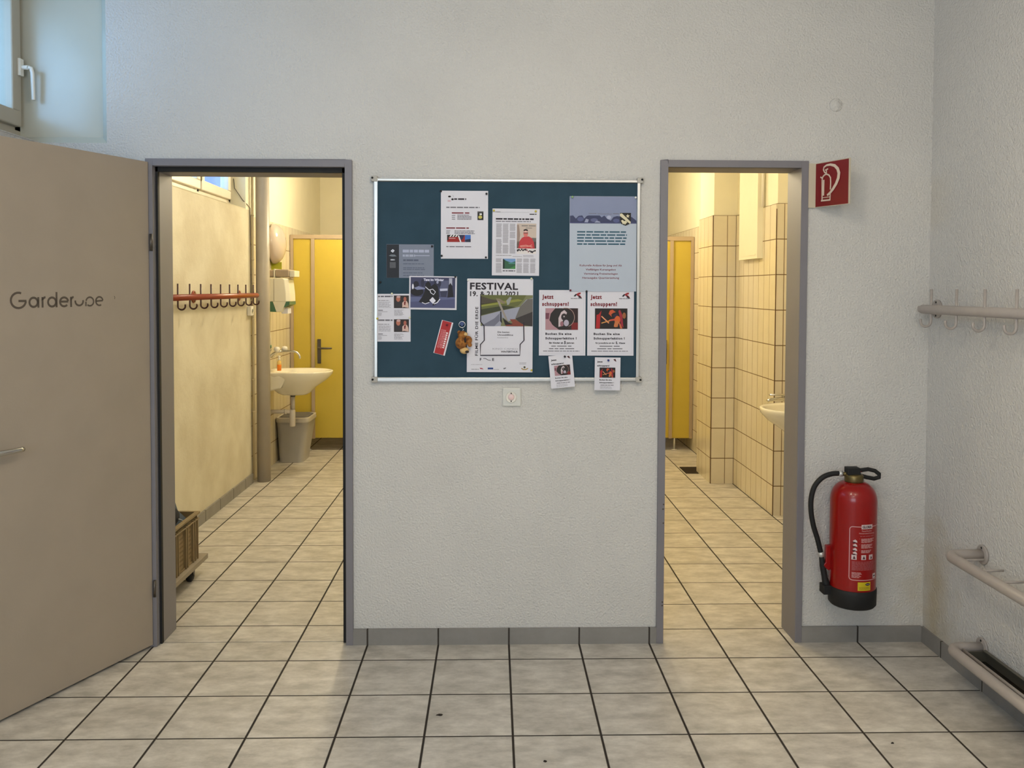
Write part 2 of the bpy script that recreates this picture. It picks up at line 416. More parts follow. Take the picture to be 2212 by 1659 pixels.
# front wall: two doorways, shallow window recess top left
m = MB(plaster_w)
B = .33
m.box(-2.2, -1.672, FW, B, 0, 2.11); m.box(-1.672, -1.497, FW, B, 0, CZ); m.box(-1.497, -.672, FW, B, 2.03, CZ)
m.box(-.672, .645, FW, B, 0, CZ); m.box(.645, 1.243, FW, B, 2.04, CZ); m.box(1.243, 2.15, FW, B, 0, CZ)
m.box(-2.05, -1.705, .20, B, 2.11, CZ, paint_gloss)
m.prism([(-1.672, FW, 2.11), (-1.672, B, 2.11), (-1.705, B, 2.11), (-1.705, .20, 2.11)], (0, 0, CZ-2.11), paint_gloss)
m.prism([(-2.05, FW, 2.11), (-2.05, .20, 2.14), (-2.05, .20, 2.11)], (2.05-1.672, 0, 0), paint_gloss)
struct(m, 'wall_front', 'rough white plaster wall with two doorways facing the viewer')
# left hall wall with high window opening
m = MB(plaster_w)
m.box(-2.25, -1.95, -5.2, FW, 0, 2.11); m.box(-2.25, -1.95, -5.2, -1.25, 2.11, CZ)
struct(m, 'wall_left', 'white plaster wall left of the open door, below a high window')
m = MB(plaster_w); m.box(1.787, 2.15, -5.2, FW, 0, CZ); struct(m, 'wall_right', 'rough white plaster wall carrying the grey coat rack')
m = MB(plaster_w); m.box(-2.25, 2.15, -5.3, -5.2, 0, CZ); struct(m, 'wall_back', 'white wall behind the viewer')
# washroom shells
m = MB(plaster_in)
m.box(-2.25, -1.937, B, 3.19, 0, 2.105); struct(m, 'wall_washroom_left', 'aged cream plaster wall with red coat rack in left washroom')
m = MB(plaster_in); m.box(-2.08, -1.937, B, .75, 2.105, CZ); struct(m, 'wall_washroom_corner', 'upper wall piece beside the washroom window')
m = MB(paint_in); m.box(-2.08, -1.937, 3.075, 3.19, 2.105, CZ); struct(m, 'wall_washroom_reveal', 'cream reveal at the far end of the washroom window')
m = MB(wt_y, paint_in); m.box(-2.15, -1.950, 3.19, 6.0, 0, 2.07); m.box(-2.08, -1.957, 3.19, 6.0, 2.07, CZ, paint_in); struct(m, 'wall_washroom_sink', 'white tiled wall behind the washbasin in left washroom')
m = MB(wt_x, paint_in); m.box(-1.95, 1.80, 5.95, 6.05, 0, 2.07); m.box(-1.957, 1.815, 5.957, 6.05, 2.07, CZ, paint_in); struct(m, 'wall_washroom_back', 'cream back wall above the yellow cubicles')
m = MB(paint_in); m.box(-.06, .06, B, 5.95, 0, CZ); struct(m, 'wall_washroom_middle', 'cream wall between the two washrooms')
def tiled(m):
    for f in m.bm.faces:
        f.normal_update()
        if abs(f.normal.y) > .9 and m.mats[f.material_index] is wt_y: f.material_index = m.mi(wt_x)
    return m
for nm, lb, x_, ya, yb in (('wall_washroom_right', 'cream tiled wall carrying the right washbasin', 2.0, B, 2.2), ('wall_washroom_tiled', 'cream tiled wall with narrow upright tiles beyond the right washbasin', 1.805, 2.2, 5.96)):
    m = MB(wt_y, paint_in, wt_x); m.box(x_, 2.2, ya, yb, 0, 2.085, wt_y); m.box(x_+.008, 2.2, ya+(.008 if ya > 2 else 0), yb, 2.085, CZ, paint_in); tiled(m)
    if ya > 2: m.box(1.8035, 1.8075, 2.1985, 2.2035, 0, 2.05, mat('dark_corner_joint', (84, 56, 30), .8))
    struct(m, nm, lb)
m = MB(wt_y, wt_x, paint_in)
m.box(1.625, 1.806, 3.147, 3.6, 0, 2.085, wt_y); m.box(1.633, 1.814, 3.155, 3.592, 2.085, CZ, paint_in)
for f in m.bm.faces:
    f.normal_update()
    if abs(f.normal.y) > .9 and f.material_index == 0: f.material_index = 1
joint = mat('dark_corner_joint', (84, 56, 30), .8)
m.box(1.623, 1.629, 3.1455, 3.151, 0, 2.085, joint); m.box(1.8025, 1.8065, 3.1455, 3.149, 0, 2.085, joint)
struct(m, 'wall_washroom_pillar', 'tiled wall pier projecting in the right washroom')
# skirtings
SKY = .147
m = MB(skirt_x); m.box(-.662, .632, SKY, FW+.002, 0, .068); m.box(1.256, 1.777, SKY, FW+.002, 0, .068); struct(m, 'baseboard_front', 'grey tile skirting along the front wall', 'baseboard')
m = MB(skirt_y); m.box(1.777, 1.789, -5.2, SKY, 0, .068); struct(m, 'baseboard_right', 'grey tile skirting along the right wall', 'baseboard')
m = MB(skirt_y); m.box(-1.937, -1.925, B, 3.19, 0, .075); struct(m, 'baseboard_washroom', 'grey tile skirting along the left washroom wall', 'baseboard')
m = MB(skirt_y); m.box(-1.95, -1.938, -5.2, FW, 0, .068); struct(m, 'baseboard_left', 'grey tile skirting along the left hall wall', 'baseboard')
m = MB(plaster_w); m.lathe([(0, -.003), (.026, -.003), (.028, 0)], (1.373, FW, 2.294), 'Y'); struct(m, 'trim_2', 'round painted-over cover high on the front wall', 'trim')

# ---- windows
def window(name, label, X, y0, y1, z0, z1, casements, mt, handle_y=None, flip=1):
    """outer frame in plane X, casements = list of (ya, yb)"""
    w = thing(name, (X, (y0+y1)/2, z0), label, 'window', kind='structure')
    f = MB(mt); t = .045
    f.box(X-.06, X, y0, y1, z0, z0+.075); f.box(X-.06, X, y0, y1, z1-t, z1); f.box(X-.06, X, y0, y0+t, z0+t, z1-t); f.box(X-.06, X, y1-t, y1, z0+t, z1-t)
    for ya, yb in casements[1:]: f.box(X-.06, X, ya-.02, ya+.02, z0+t, z1-t)
    f.build('window_frame', w, .003)
    for ya, yb in casements:
        s = MB(mt); a = .062; ya += .012; yb -= .012; za, zb = z0+.06, z1-.02
        s.box(X-.035, X+.024, ya, yb, za, za+a); s.box(X-.035, X+.024, ya, yb, zb-a, zb); s.box(X-.035, X+.024, ya, ya+a, za+a, zb-a); s.box(X-.035, X+.024, yb-a, yb, za+a, zb-a)
        so = s.build('casement', w, .006)
        g = MB(glass_m); g.box(X-.012, X-.006, ya+a-.01, yb-a+.01, za+a-.01, zb-a+.01); g.build('pane', so)
    return w
w1 = window('window_1', 'high beige-framed window at top left above the open door', -2.045, -1.25, .198, 2.1128, CZ-.01, [(-1.23, -.53), (-.53, .176)], win_front)
h = MB(white_pl)
hy, hz = .150, 2.415
h.box(-2.021, -2.009, hy-.014, hy+.014, hz-.035, hz+.035); h.cyl((-2.01, hy, hz), (-1.985, hy, hz), .009); h.tube([(-1.985, hy-.002, hz), (-1.975, hy+.004, hz-.002), (-1.972, hy+.008, hz-.02), (-1.972, hy+.014, hz-.13)], [.011, .011, .010, .009], flat=.8)
tag(h.build('window_handle', w1, .002), 'white lever handle pointing down')
w2 = window('window_2', 'high cream-framed window in the left washroom wall', -2.05, .751, 3.074, 2.1078, CZ-.01, [(.80, 1.62), (1.62, 2.36), (2.36, 3.03)], wood_win)
m = MB(plaster_w); m.box(-2.2, -1.9475, -1.25, .157, 2.108, 2.1125); struct(m, 'sill_trim_1', 'white sill beneath the high hall window', 'sill'); bpy.data.objects['sill_trim_1'].name = 'trim_3'
m = MB(plaster_in); m.box(-2.25, -1.9345, .75, 3.073, 2.103, 2.1075); struct(m, 'trim_4', 'cream sill beneath the washroom window', 'sill')
# exterior: building opposite seen as a mauve facade through the washroom window
fac = thing('building', (-4.6, 9.6, 0), 'mauve grey facade outside, seen through the washroom window', 'building')
m = MB(mat('mauve_render', (128, 118, 158), .9)); m.box(-5.6, -4.12, 9.2, 10.0, -3, 6.5); m.build('wall', fac)
m = MB(mat('white_shutter', (215, 215, 235), .7)); m.box(-4.62, -4.50, 9.15, 9.2, 1.5, 4.6); m.build('shutter', fac)

# ---- left door: steel frame, open leaf
def frame_door(name, label, x0, x1, z, jl, jr, seal):
    """frame face x0..x1; jl/jr inner jamb faces"""
    d = thing(name, ((x0+x1)/2, FW, 0), label, 'door', kind='structure')
    f = MB(frame_m); w = .030; yf = .145
    f.box(x0, x0+w, yf, FW+.004, 0, z); f.box(x1-w, x1, yf, FW+.004, 0, z); f.box(x0+w, x1-w, yf, FW+.004, z-w, z)
    if seal:      # rebate and jamb lining
        f.box(x0+w-.008, x0+w, FW+.004, .192, 0, z-w+.008); f.box(x1-w, x1-w+.008, FW+.004, .192, 0, z-w+.008)
        f.box(x0+w, x1-w, FW+.004, .192, z-w, z-w+.008)
        f.box(x0+w-.01, jl, .192, .338, 0, z-.042); f.box(jr, x1-w+.01, .192, .338, 0, z-.042); f.box(x0+w-.01, x1-w+.01, .192, .338, z-.050, z-.02)
    else:         # plain lining flush with the face
        f.box(jl-.02, jl, .150, .318, 0, z-w); f.box(jr, jr+.02, .150, .318, 0, z-w); f.box(jl, jr, .150, .318, z-w, z-w+.02)
    f.build('door_frame', d, .002)
    if seal:
        s = MB(black_m); s.box(x0+w, jl, .176, .1935, 0, z-w); s.box(jr, x1-w, .176, .1935, 0, z-w); s.box(x0+w, x1-w, .176, .1935, z-.050, z-w)
        s.build('door_seal', d)
    return d
D1 = frame_door('door_1', 'open warm grey door with grey steel frame on the left', -1.512, -.660, 2.047, -1.472, -.706, True)
D2 = frame_door('door_2', 'narrow doorway with grey steel frame on the right', .630, 1.257, 2.057, .660, 1.227, False)
m = MB(steel); m.box(.659, .6615, .185, .205, .93, 1.10); m.build('strike_plate', D2)
m = MB(steel)
for z in (.18, .165, .6, .58, .52): m.lathe([(0, -.0012), (.0035, -.0012), (.0035, 0)], (.655+random.uniform(-.002, .002), .146, z), 'Y', n=8)
build_each(m, 'paint_chip', D2, 'dark chip knocked out of the frame paint')
# leaf
hp = Vector((-1.500, .135, 0)); dd = Vector((-.4036, -.9149, 0)); nn = Vector((.9149, -.4036, 0))
LM = Matrix(((dd.x, nn.x, 0, hp.x), (dd.y, nn.y, 0, hp.y), (0, 0, 1, 0), (0, 0, 0, 1)))   # local: s along leaf, n towards viewer side, z
leaf = MB(leaf_m)
leaf.box(0, .80, -.045, -.012, .014, 2.018, M=LM); leaf.box(-.006, .815, -.012, 0, .011, 2.032, M=LM)
LF = leaf.build('door_leaf', D1, .0015)
hb = MB(chrome)
hb.box(.712, .750, 0, .008, .80, 1.03, M=LM)
pts = [LM @ Vector(p) for p in ((.732, .005, .951), (.732, .040, .951), (.726, .050, .951), (.715, .053, .950), (.63, .052, .950), (.619, .050, .950), (.615, .042, .950))]
hb.tube(pts, [.009, .009, .010, .010, .009, .009, .007], n=12)
tag(hb.build('door_handle', LF), 'chrome lever handle')
# peeling lettering Garderobe drawn as flat strokes; letters read towards the hinge
let = MB(mat('dark_grey_lettering', (84, 74, 64), .6))
la = Art(let, lambda u, v, l: LM @ Vector((.622-u, .0006*l, v)))
lm = let.mats[0]; lw = .0078
def ca(cx, cy, rx, ry, a0, a1, n=18): return [(cx+rx*math.cos(math.radians(a0+(a1-a0)*i/n)), cy+ry*math.sin(math.radians(a0+(a1-a0)*i/n))) for i in range(n+1)]
z0 = 1.4405; xh = .037; r = xh/2
# G
la.stroke(ca(.034, z0+.026, .029, .027, 68, 352), lw, lm); la.stroke([(.034, z0+.024), (.065, z0+.024)], lw, lm)
# a
la.stroke(ca(.093, z0+r, .0165, r-.002, 0, 360)[:-1], lw, lm, closed=True); la.stroke([(.112, z0-.001), (.112, z0+xh)], lw, lm)
# r
la.stroke([(.129, z0-.001), (.129, z0+xh)], lw, lm); la.stroke(ca(.141, z0+xh-.013, .012, .012, 170, 88, 8), lw, lm)
# d
la.stroke(ca(.168, z0+r, .0165, r-.002, 0, 360)[:-1], lw, lm, closed=True); la.stroke([(.187, z0-.001), (.187, z0+.055)], lw, lm)
# e
la.stroke(ca(.219, z0+r, .0175, r-.002, 8, 318), lw, lm); la.stroke([(.202, z0+r+.001), (.2365, z0+r+.001)], lw, lm)
# r
la.stroke([(.249, z0-.001), (.249, z0+xh)], lw, lm); la.stroke(ca(.261, z0+xh-.013, .012, .012, 170, 92, 8), lw, lm)
# o with its top torn off
la.stroke(ca(.285, z0+r+.002, .0175, r-.002, 172, 372), lw*.9, lm)
# b without ascender
la.stroke(ca(.333, z0+r, .0175, r-.002, -130, 172), lw*.8, lm); la.stroke([(.315, z0+.001), (.315, z0+.018)], lw*.8, lm)
# e
la.stroke(ca(.377, z0+r+.001, .0165, r-.002, 8, 300), lw*.8, lm); la.stroke([(.361, z0+r+.001), (.393, z0+r+.003)], lw*.8, lm)
la.stroke(ca(.447, z0+.032, .004, .006, 80, -60, 5), .0025, lm)
tag(let.build('door_lettering', LF), 'peeling dark grey lettering Garderobe')
m = MB(steel)
for z in (.25, 1.70): m.cyl(hp+Vector((.012, .004, z-.035)), hp+Vector((.012, .004, z+.035)), .006)
build_each(m, 'hinge', D1)

# ================================================================ NOTICE BOARD
nb = thing('notice_board', (0, FW, 1.12), 'blue-green felt notice board with aluminium frame between the doorways', 'notice board')
m = MB(board_m); m.box(-.560, .535, .146, FW, 1.138, 1.957); m.build('felt_panel', nb)
m = MB(alu)
x0, x1, zb, zt = -.575, .551, 1.126, 1.971; yf = .137
for a in ((x0+.006, x0+.019, zb, zt), (x1-.019, x1-.006, zb, zt), (x0+.019, x1-.019, zt-.012, zt), (x0+.019, x1-.019, zb, zb+.015)): m.box(a[0], a[1], yf, FW, a[2], a[3])
m.build('frame', nb, .003)
m = MB(mat('grey_corner_cap', (172, 168, 160), .5))
for cx in (x0+.008, x1-.008):
    for cz in (zb+.006, zt-.002): m.box(cx-.013, cx+.013, yf-.003, FW, cz-.012, cz+.012)
build_each(m, 'corner_cap', nb, bevel=.003)
m = MB(black_m)
for cx in (x0+.001, x1-.001):
    for cz in (zb+.006, zt+.001): m.lathe([(0, -.0015), (.0045, -.0015), (.0045, 0)], (cx, yf-.003, cz), 'Y', n=12)
build_each(m, 'screw', nb, 'dark round screw head')

YP = .1448
# 1 white notice
s = Sheet('notice_sheet', 951.5, 411.5, 1053.5, 558, YP, paperm, 'white printed notice with four black pins, top left of centre on the board', 'notice', curl=.0015); a = s.art
a.ell(970, 424, 3.2, 2, cm(20, 10, 14)); a.ell(976.5, 430, 2.6, 2.2, cm(20, 10, 14)); a.bars(980, 431, 1006, 1, -1, 3.2, ink, ragged=0, wordw=14); a.bars(966, 435, 973, 2, -2, 1, cm(196, 120, 130)); a.stroke([(976, 421), (979, 423), (977, 426)], .5, ink_g)
a.bars(963, 446, 1035, 1, 1, 2.6, ink_g, ragged=0, wordw=12)
a.bars(975, 458, 1013, 1, 1, 2.6, ink_r, ragged=0, wordw=22); a.bars(975, 464, 983, 3, 4, 1.6, ink_g); a.bars(987, 463, 1018, 4, 3, 1.6, ink_g, ragged=.3)
a.bars(963, 490.5, 1012, 1, 1, 2.6, ink_r, ragged=0, wordw=14); a.bars(963, 497, 972, 3, 3, 1.4, ink_g); a.bars(981, 497, 1026, 3, 3, 1.6, ink_g, ragged=.3)
a.rect(1030.5, 455.5, 1043.5, 474.5, cm(26, 22, 22)); a.rect(1031, 455.5, 1043, 458, cm(90, 90, 90), 2); a.rect(1035, 460, 1040, 463.5, cm(225, 225, 225), 2); a.ell(1036.5, 468, 4.2, 3.6, cm(190, 180, 90), 2)
a.rect(965, 506.5, 1016, 522, cm(150, 26, 20)); a.rect(965, 506.5, 990, 511, cm(18, 14, 14), 2)
for k in range(3): a.poly([(970+k*6, 511), (973+k*6, 506.5), (976+k*6, 506.5), (973+k*6, 511)], cm(225, 225, 225), 3)
a.rect(965, 511, 968, 518, cm(18, 14, 14), 2); a.rect(969, 513.5, 983, 514.5, cm(230, 200, 200), 2); a.poly([(990, 506.5), (1003, 506.5), (999, 515), (995, 518)], cm(36, 38, 76), 2); a.rect(1003.5, 506.5, 1016, 522, cm(46, 104, 186), 2); a.poly([(1004, 522), (1004, 517), (1016, 515), (1016, 522)], cm(26, 34, 60), 3); a.poly([(991, 508), (996, 522), (993, 522), (988, 508)], cm(225, 225, 228), 3)
a.bars(963, 531, 1017, 1, 1, 2, ink_g, ragged=0, wordw=12)
s.done()
# 2 newspaper page
s = Sheet('newspaper_page', 1062.5, 449.5, 1165, 594, YP, paperm, 'newspaper page with photo of a man in a red shirt', 'newspaper', rot=math.radians(.4), curl=.0015); a = s.art
a.bars(1069, 456, 1080, 1, 1, 1.4, ink_g, ragged=0); a.rect(1080, 457, 1142, 457.5, ink_lg); a.bars(1143, 460, 1158, 1, 1, 2, ink, ragged=0, wordw=8)
a.bars(1070, 470, 1152, 1, 1, 3.4, ink, ragged=0, wordw=12); a.bars(1070, 476, 1146, 1, 1, 1.8, ink_g, ragged=0, wordw=8)
for c0, gaps in ((1071, (513,)), (1085.5, (525,)), (1100.5, (498, 514))):
    v = 482
    while v < 546:
        if not any(abs(v-g) < 1.4 for g in gaps): a.rect(c0, v, c0+12.5-random.random()*1.5, v+1.15, ink_lg)
        v += 1.75
a.rect(1116, 481, 1158, 535, cm(196, 180, 168)); a.poly([(1116, 484), (1120, 484), (1123, 505), (1120, 535), (1116, 535)], cm(150, 130, 120), 2); a.rect(1116, 520, 1158, 535, cm(60, 40, 40), 2); a.rect(1148, 512, 1158, 535, cm(104, 98, 94), 2)
a.bars(1126, 485, 1157, 1, 1, 2, cm(120, 116, 112), 2, 0, 12); a.bars(1135, 490, 1149, 1, 1, 1.6, cm(120, 116, 112), 2, 0)
a.poly([(1119, 535), (1122, 519), (1127, 512), (1133, 509), (1142, 509), (1149, 513), (1153, 522), (1155, 535)], cm(188, 52, 58), 3); a.ell(1135, 503, 5, 7, cm(204, 112, 104), 4); a.ell(1135, 496, 4.8, 3, cm(40, 24, 24), 5); a.ell(1135, 499, 3.8, 2.4, cm(226, 180, 170), 6); a.rect(1130.5, 500.8, 1139.8, 502, cm(80, 24, 24), 7)
a.stroke([(1123, 530), (1136, 528), (1150, 532)], 2, cm(216, 140, 130), 4); a.stroke([(1124, 532), (1140, 531), (1149, 527)], 1.6, cm(216, 140, 130), 5)
a.rect(1116, 535, 1158, 547, cm(222, 216, 214)); 
for k in range(14): a.ell(1118+k*2.9, 540+random.uniform(-3, 3), random.uniform(1.2, 2.6), random.uniform(1.2, 2.6), random.choice((ink, ink, cm(120, 40, 50))), 2, 9)
a.bars(1071, 550, 1105, 1, 1, 1.6, ink_lg, ragged=0); a.bars(1107, 552, 1128, 1, 1, 1.2, ink_lg, ragged=0); a.bars(1130, 550, 1156, 2, 2.2, 1.2, ink_lg)
for c0, c1 in ((1071, 1084), (1116, 1128), (1130.5, 1143), (1145.5, 1157.5)):
    v = 557
    while v < 587:
        if not abs(v-566) < 1.3: a.rect(c0, v, c1-random.random()*1.5, v+1.15, ink_lg)
        v += 1.75
a.rect(1086, 557.5, 1113.5, 579.5, cm(44, 92, 66)); a.poly([(1086, 557.5), (1113.5, 557.5), (1113.5, 563), (1104, 566), (1093, 562)], cm(112, 150, 196), 2); a.poly([(1097, 566), (1113, 565), (1113, 569), (1100, 569)], cm(70, 130, 120), 3); a.poly([(1099, 579.5), (1113.5, 572), (1113.5, 579.5)], cm(60, 130, 66), 3); a.poly([(1086, 557.5), (1090, 560), (1090, 579.5), (1086, 579.5)], cm(18, 40, 36), 3)
a.bars(1086, 582.5, 1113, 1, 1, 2.6, ink_g, ragged=0, wordw=10)
s.done()
# 3 pale blue poster
s = Sheet('information_poster', 1230.5, 421.5, 1376.5, 627.5, YP, paper_b, 'tall pale blue poster with mountain skyline band and coat of arms', 'poster', curl=.002); a = s.art
a.rect(1231, 422, 1376, 479, paper_h)
P3 = [(1231, 479), (1231, 464), (1238, 463), (1244, 470), (1250, 464), (1258, 463), (1262, 470), (1268, 464), (1272, 463), (1296, 463), (1300, 467), (1306, 463), (1312, 470), (1320, 474), (1326, 466), (1334, 464), (1342, 465), (1366, 466), (1376, 474), (1376, 479)]
a.poly(P3, cm(52, 58, 92), 2)
a.ell(1254, 471, 7, 5, cm(84, 92, 134), 3); a.ell(1284, 473, 8, 4, cm(92, 98, 136), 3); a.poly([(1262, 479), (1266, 470), (1272, 472), (1270, 479)], cm(150, 156, 184), 3); a.ell(1316, 467, 5, 4, cm(168, 174, 200), 3); a.poly([(1284, 479), (1289, 474), (1296, 476), (1298, 479)], cm(150, 156, 184), 4); a.ell(1332, 474, 7, 4, cm(80, 88, 132), 3)
a.rect(1231, 478, 1376, 480, cm(60, 64, 110), 4)
a.text('Winterthur', 1291, 461, 32, 4, ink_g, 0, 2)
a.bars(1272, 458, 1289, 1, 1, 1.2, ink_g, 2, 0); a.bars(1325, 458, 1338, 1, 1, 1.6, ink_g, 2, 0)
# coat of arms: dark shield, pale bend, star and a pale animal charge
sh = [(1340, 457), (1364, 457), (1364, 474), (1361, 481), (1352, 485), (1343, 481), (1340, 474)]
a.poly(sh, cm(22, 20, 16), 5); a.poly([(1340, 459), (1344, 458), (1364, 477), (1362, 481), (1340, 464)], cm(214, 206, 176), 6)
a.poly([(1357+4.6*(1 if i % 2 == 0 else .42)*math.sin(i*math.pi/5), 464-4.6*(1 if i % 2 == 0 else .42)*math.cos(i*math.pi/5)) for i in range(10)], cm(214, 206, 176), 6)
a.poly([(1342, 474), (1346, 472), (1349, 475), (1353, 474), (1356, 478), (1353, 480), (1351, 483), (1349, 480), (1346, 482), (1345, 478)], cm(214, 206, 176), 6); a.ell(1347, 477, 3, 2, cm(214, 206, 176), 7)
a.bars(1247, 497, 1356, 5, 6.6, 3, ink_t, ragged=.08, wordw=16)
for k, (t, w) in enumerate((('Kulturelle Anlässe für Jung und Alt', 92), ('Vielfältiges Kursangebot', 66), ('Vermietung Freizeitanlagen', 74), ('Herausgabe Quartierzeitung', 80))):
    a.text(t, 1299, 573+k*9, w, 4.2, ink_r, .012, align='C')
s.done()
# 4 grey flyer
s = Sheet('flyer', 834, 527.5, 936, 600, YP, paper_g, 'slate grey flyer with a black side strip, left on the board', 'flyer'); a = s.art
a.rect(834.3, 528, 861, 599.8, cm(24, 28, 38)); a.poly([(843, 542), (847.5, 538), (851.5, 541), (848, 545.5)], cm(220, 224, 236), 2); a.ell(847.4, 541.8, 1, 1, cm(90, 96, 110), 3)
a.poly([(839, 552.5), (844, 549.5), (852, 549.8), (856, 553.5), (847, 554)], cm(110, 118, 128), 2); a.bars(843, 559.5, 852, 1, 1, 2.8, cm(180, 184, 196), 2, 0, 5); a.rect(841, 566, 854, 578.5, cm(84, 86, 92), 2)
a.bars(869, 539, 926, 1, 1, 6, cm(168, 174, 198), 1, 0, 11); a.bars(869, 549.5, 896, 1, 1, 4.6, cm(162, 168, 190), 1, 0, 9); a.rect(896, 551, 927, 552.6, cm(168, 174, 198))
a.bars(870, 560, 903, 1, 1, 3.4, cm(82, 90, 110), 1, 0, 10)
for v in (568.5, 577, 580.5, 588, 593.5): a.bars(870, v, 918, 1, 1, 2, cm(90, 98, 120), 1, .15, 8)
s.done()
# 5 black and white photo card
s = Sheet('photo_card', 883, 596, 986, 668.5, YP-.0014, paperm, 'black and white dance photo card with white border', 'photo', rot=math.radians(.6), curl=.001); a = s.art
a.rect(886, 598.5, 982.5, 664.5, cm(58, 60, 92)); a.rect(886, 641, 982.5, 664.5, cm(92, 98, 136), 2); a.poly([(886, 652), (982, 645), (982.5, 664.5), (886, 664.5)], cm(76, 80, 118), 3)
a.text('Tanz im Winter', 914, 606, 44, 5, cm(214, 216, 236), .05, 6)
a.ell(891, 619, 2, 6, cm(230, 230, 240), 4); a.ell(898, 614, 6, 7, cm(24, 24, 40), 4); a.ell(900, 630, 14, 9, cm(14, 12, 22), 4); a.poly([(893, 622), (903, 618), (915, 621), (920, 624), (900, 626)], cm(126, 132, 168), 5)
for u in (912, 941, 948): a.ell(u, 611, 4, 8, cm(40, 42, 66), 4)
a.ell(944, 609, 2.4, 3.4, cm(150, 154, 184), 5); a.rect(950, 605, 968, 640, cm(84, 88, 118), 3); a.rect(969, 600, 976, 622, cm(170, 172, 190), 4)
a.poly([(949, 623), (966, 622), (966, 627), (950, 628)], cm(186, 190, 212), 5); a.poly([(950, 627), (966, 627), (963, 641), (952, 640)], cm(50, 52, 78), 4)
a.poly([(968, 616), (972, 610), (976, 616), (979, 640), (966, 642)], cm(18, 16, 28), 5)
# two dancers with white sashes and skirt
a.poly([(918, 612), (924, 607), (929, 612), (931, 622), (933, 636), (930, 650), (920, 656), (910, 654), (904, 652), (912, 640), (917, 628)], cm(12, 10, 20), 6)
a.poly([(930, 618), (938, 612), (945, 618), (947, 632), (948, 646), (940, 658), (934, 660), (936, 648), (930, 636)], cm(10, 8, 18), 7)
a.stroke([(918, 619), (926, 626), (934, 624), (940, 630), (936, 636), (930, 632), (928, 626)], 1.6, cm(222, 222, 236), 8)
a.poly([(927, 648), (934, 641), (941, 649), (935, 656)], cm(222, 222, 236), 8); a.stroke([(911, 653), (918, 656), (927, 653)], 1.6, cm(222, 222, 236), 8); a.stroke([(937, 656), (944, 653), (950, 645)], 2, cm(222, 222, 236), 8)
s.done()
# 6 two small flyers, overlapping
for k, (dy, lab, dp) in enumerate(((51.5, 'lower of two identical text flyers with a couple portrait', YP), (0, 'upper of two identical text flyers with a couple portrait', YP-.0008))):
    s = Sheet('flyer', 812.5, 634.5+dy, 886, 686.5+dy, dp, paperm, lab+', at the left board edge', 'flyer', group='flyers with a couple portrait', rot=math.radians(-.3*k)); a = s.art
    Q = lambda v: v+dy
    a.bars(816, Q(638.5), 847, 1, 1, 3.2, ink_g, ragged=0, wordw=10); a.bars(816, Q(648), 840, 1, 1, 2, ink_lg, ragged=0, wordw=8); a.bars(817, Q(652), 844, 7, 1.9, 1, ink_lg, ragged=.2, wordw=6)
    a.bars(816, Q(669), 826, 1, 1, 2, ink_g, ragged=0); a.bars(816, Q(672.5), 837, 1, 1, 1.4, ink_lg, ragged=.1); a.bars(816, Q(675.5), 824, 4, 1.8, 1, ink_lg)
    a.bars(850.5, Q(669), 873, 7, 1.9, 1.1, ink_lg, ragged=.4, wordw=6)
    a.rect(850, Q(638), 882.5, Q(665.5), cm(44, 34, 32)); a.poly([(852, Q(663)), (852, Q(654)), (857, Q(650)), (864, Q(651)), (867, Q(656)), (867, Q(663))], cm(48, 42, 46), 2); a.ell(859.5, Q(645.5), 4.6, 6.2, cm(178, 108, 86), 3); a.ell(860, Q(641), 4.4, 2.4, cm(196, 160, 156), 4)
    a.poly([(868, Q(664)), (868, Q(654)), (872, Q(650)), (878, Q(650)), (881, Q(656)), (882, Q(665)), (872, Q(663))], cm(208, 176, 164), 3); a.ell(874, Q(646), 3.2, 5, cm(170, 96, 78), 4); a.poly([(872, Q(652)), (876, Q(651)), (874.5, Q(659.5)), (872, Q(658))], cm(110, 12, 14), 5)
    s.done()
# 7 red ticket strip
s = Sheet('ticket_strip', 944.3, 692.5, 969.7, 766.5, YP, cm(222, 218, 226), 'narrow red printed strip hanging tilted on the board', 'ticket', rot=math.radians(14.5), curl=.001); a = s.art
a.rect(946, 693, 966.5, 766, cm(168, 34, 38))
for u, h_ in ((949, 1.0), (951.5, 1.0), (954, 1.4), (956.8, 1.6)):
    v = 712
    while v < 752: w = random.uniform(2, 6); a.rect(u, v, u+h_, min(v+w, 753), cm(222, 150, 154), 2); v += w+.8
v = 716
for w in (4, 4, 3, 5, 4, 4, 4, 3): a.rect(960, v, 964.3, v+w*.82, cm(238, 214, 216), 2); v += w+.7
s.done()
# 8 FESTIVAL poster
s = Sheet('festival_poster', 1008.5, 601, 1151.5, 804, YP-.0006, paperm, 'large white FESTIVAL film poster with a landscape picture', 'poster', rot=math.radians(.25), curl=.002); a = s.art
sx, sy = 7.211, 7.213
X_ = lambda x: 990+x/sx
Y_ = lambda y: 590+y/sy
a.text('FESTIVAL', X_(175), Y_(247), (928-175)/sx, (247-140)/sy, ink, .032, track=1.08)
a.text('19. & 21.11.2021', X_(178), Y_(352), (932-178)/sx, (352-275)/sy, ink, .03, 1, track=1.05)
a.rect(X_(345), Y_(333), X_(1160), Y_(820), cm(120, 122, 84), 2)
a.poly([(X_(345), Y_(333)), (X_(1060), Y_(333)), (X_(1000), Y_(430)), (X_(930), Y_(500)), (X_(650), Y_(570)), (X_(345), Y_(655))], cm(96, 100, 52), 3)
a.poly([(X_(345), Y_(480)), (X_(600), Y_(440)), (X_(930), Y_(395)), (X_(1010), Y_(420)), (X_(700), Y_(470)), (X_(345), Y_(520))], cm(136, 138, 60), 4)
a.poly([(X_(345), Y_(350)), (X_(500), Y_(400)), (X_(640), Y_(420)), (X_(600), Y_(450)), (X_(345), Y_(490))], cm(74, 66, 52), 4)
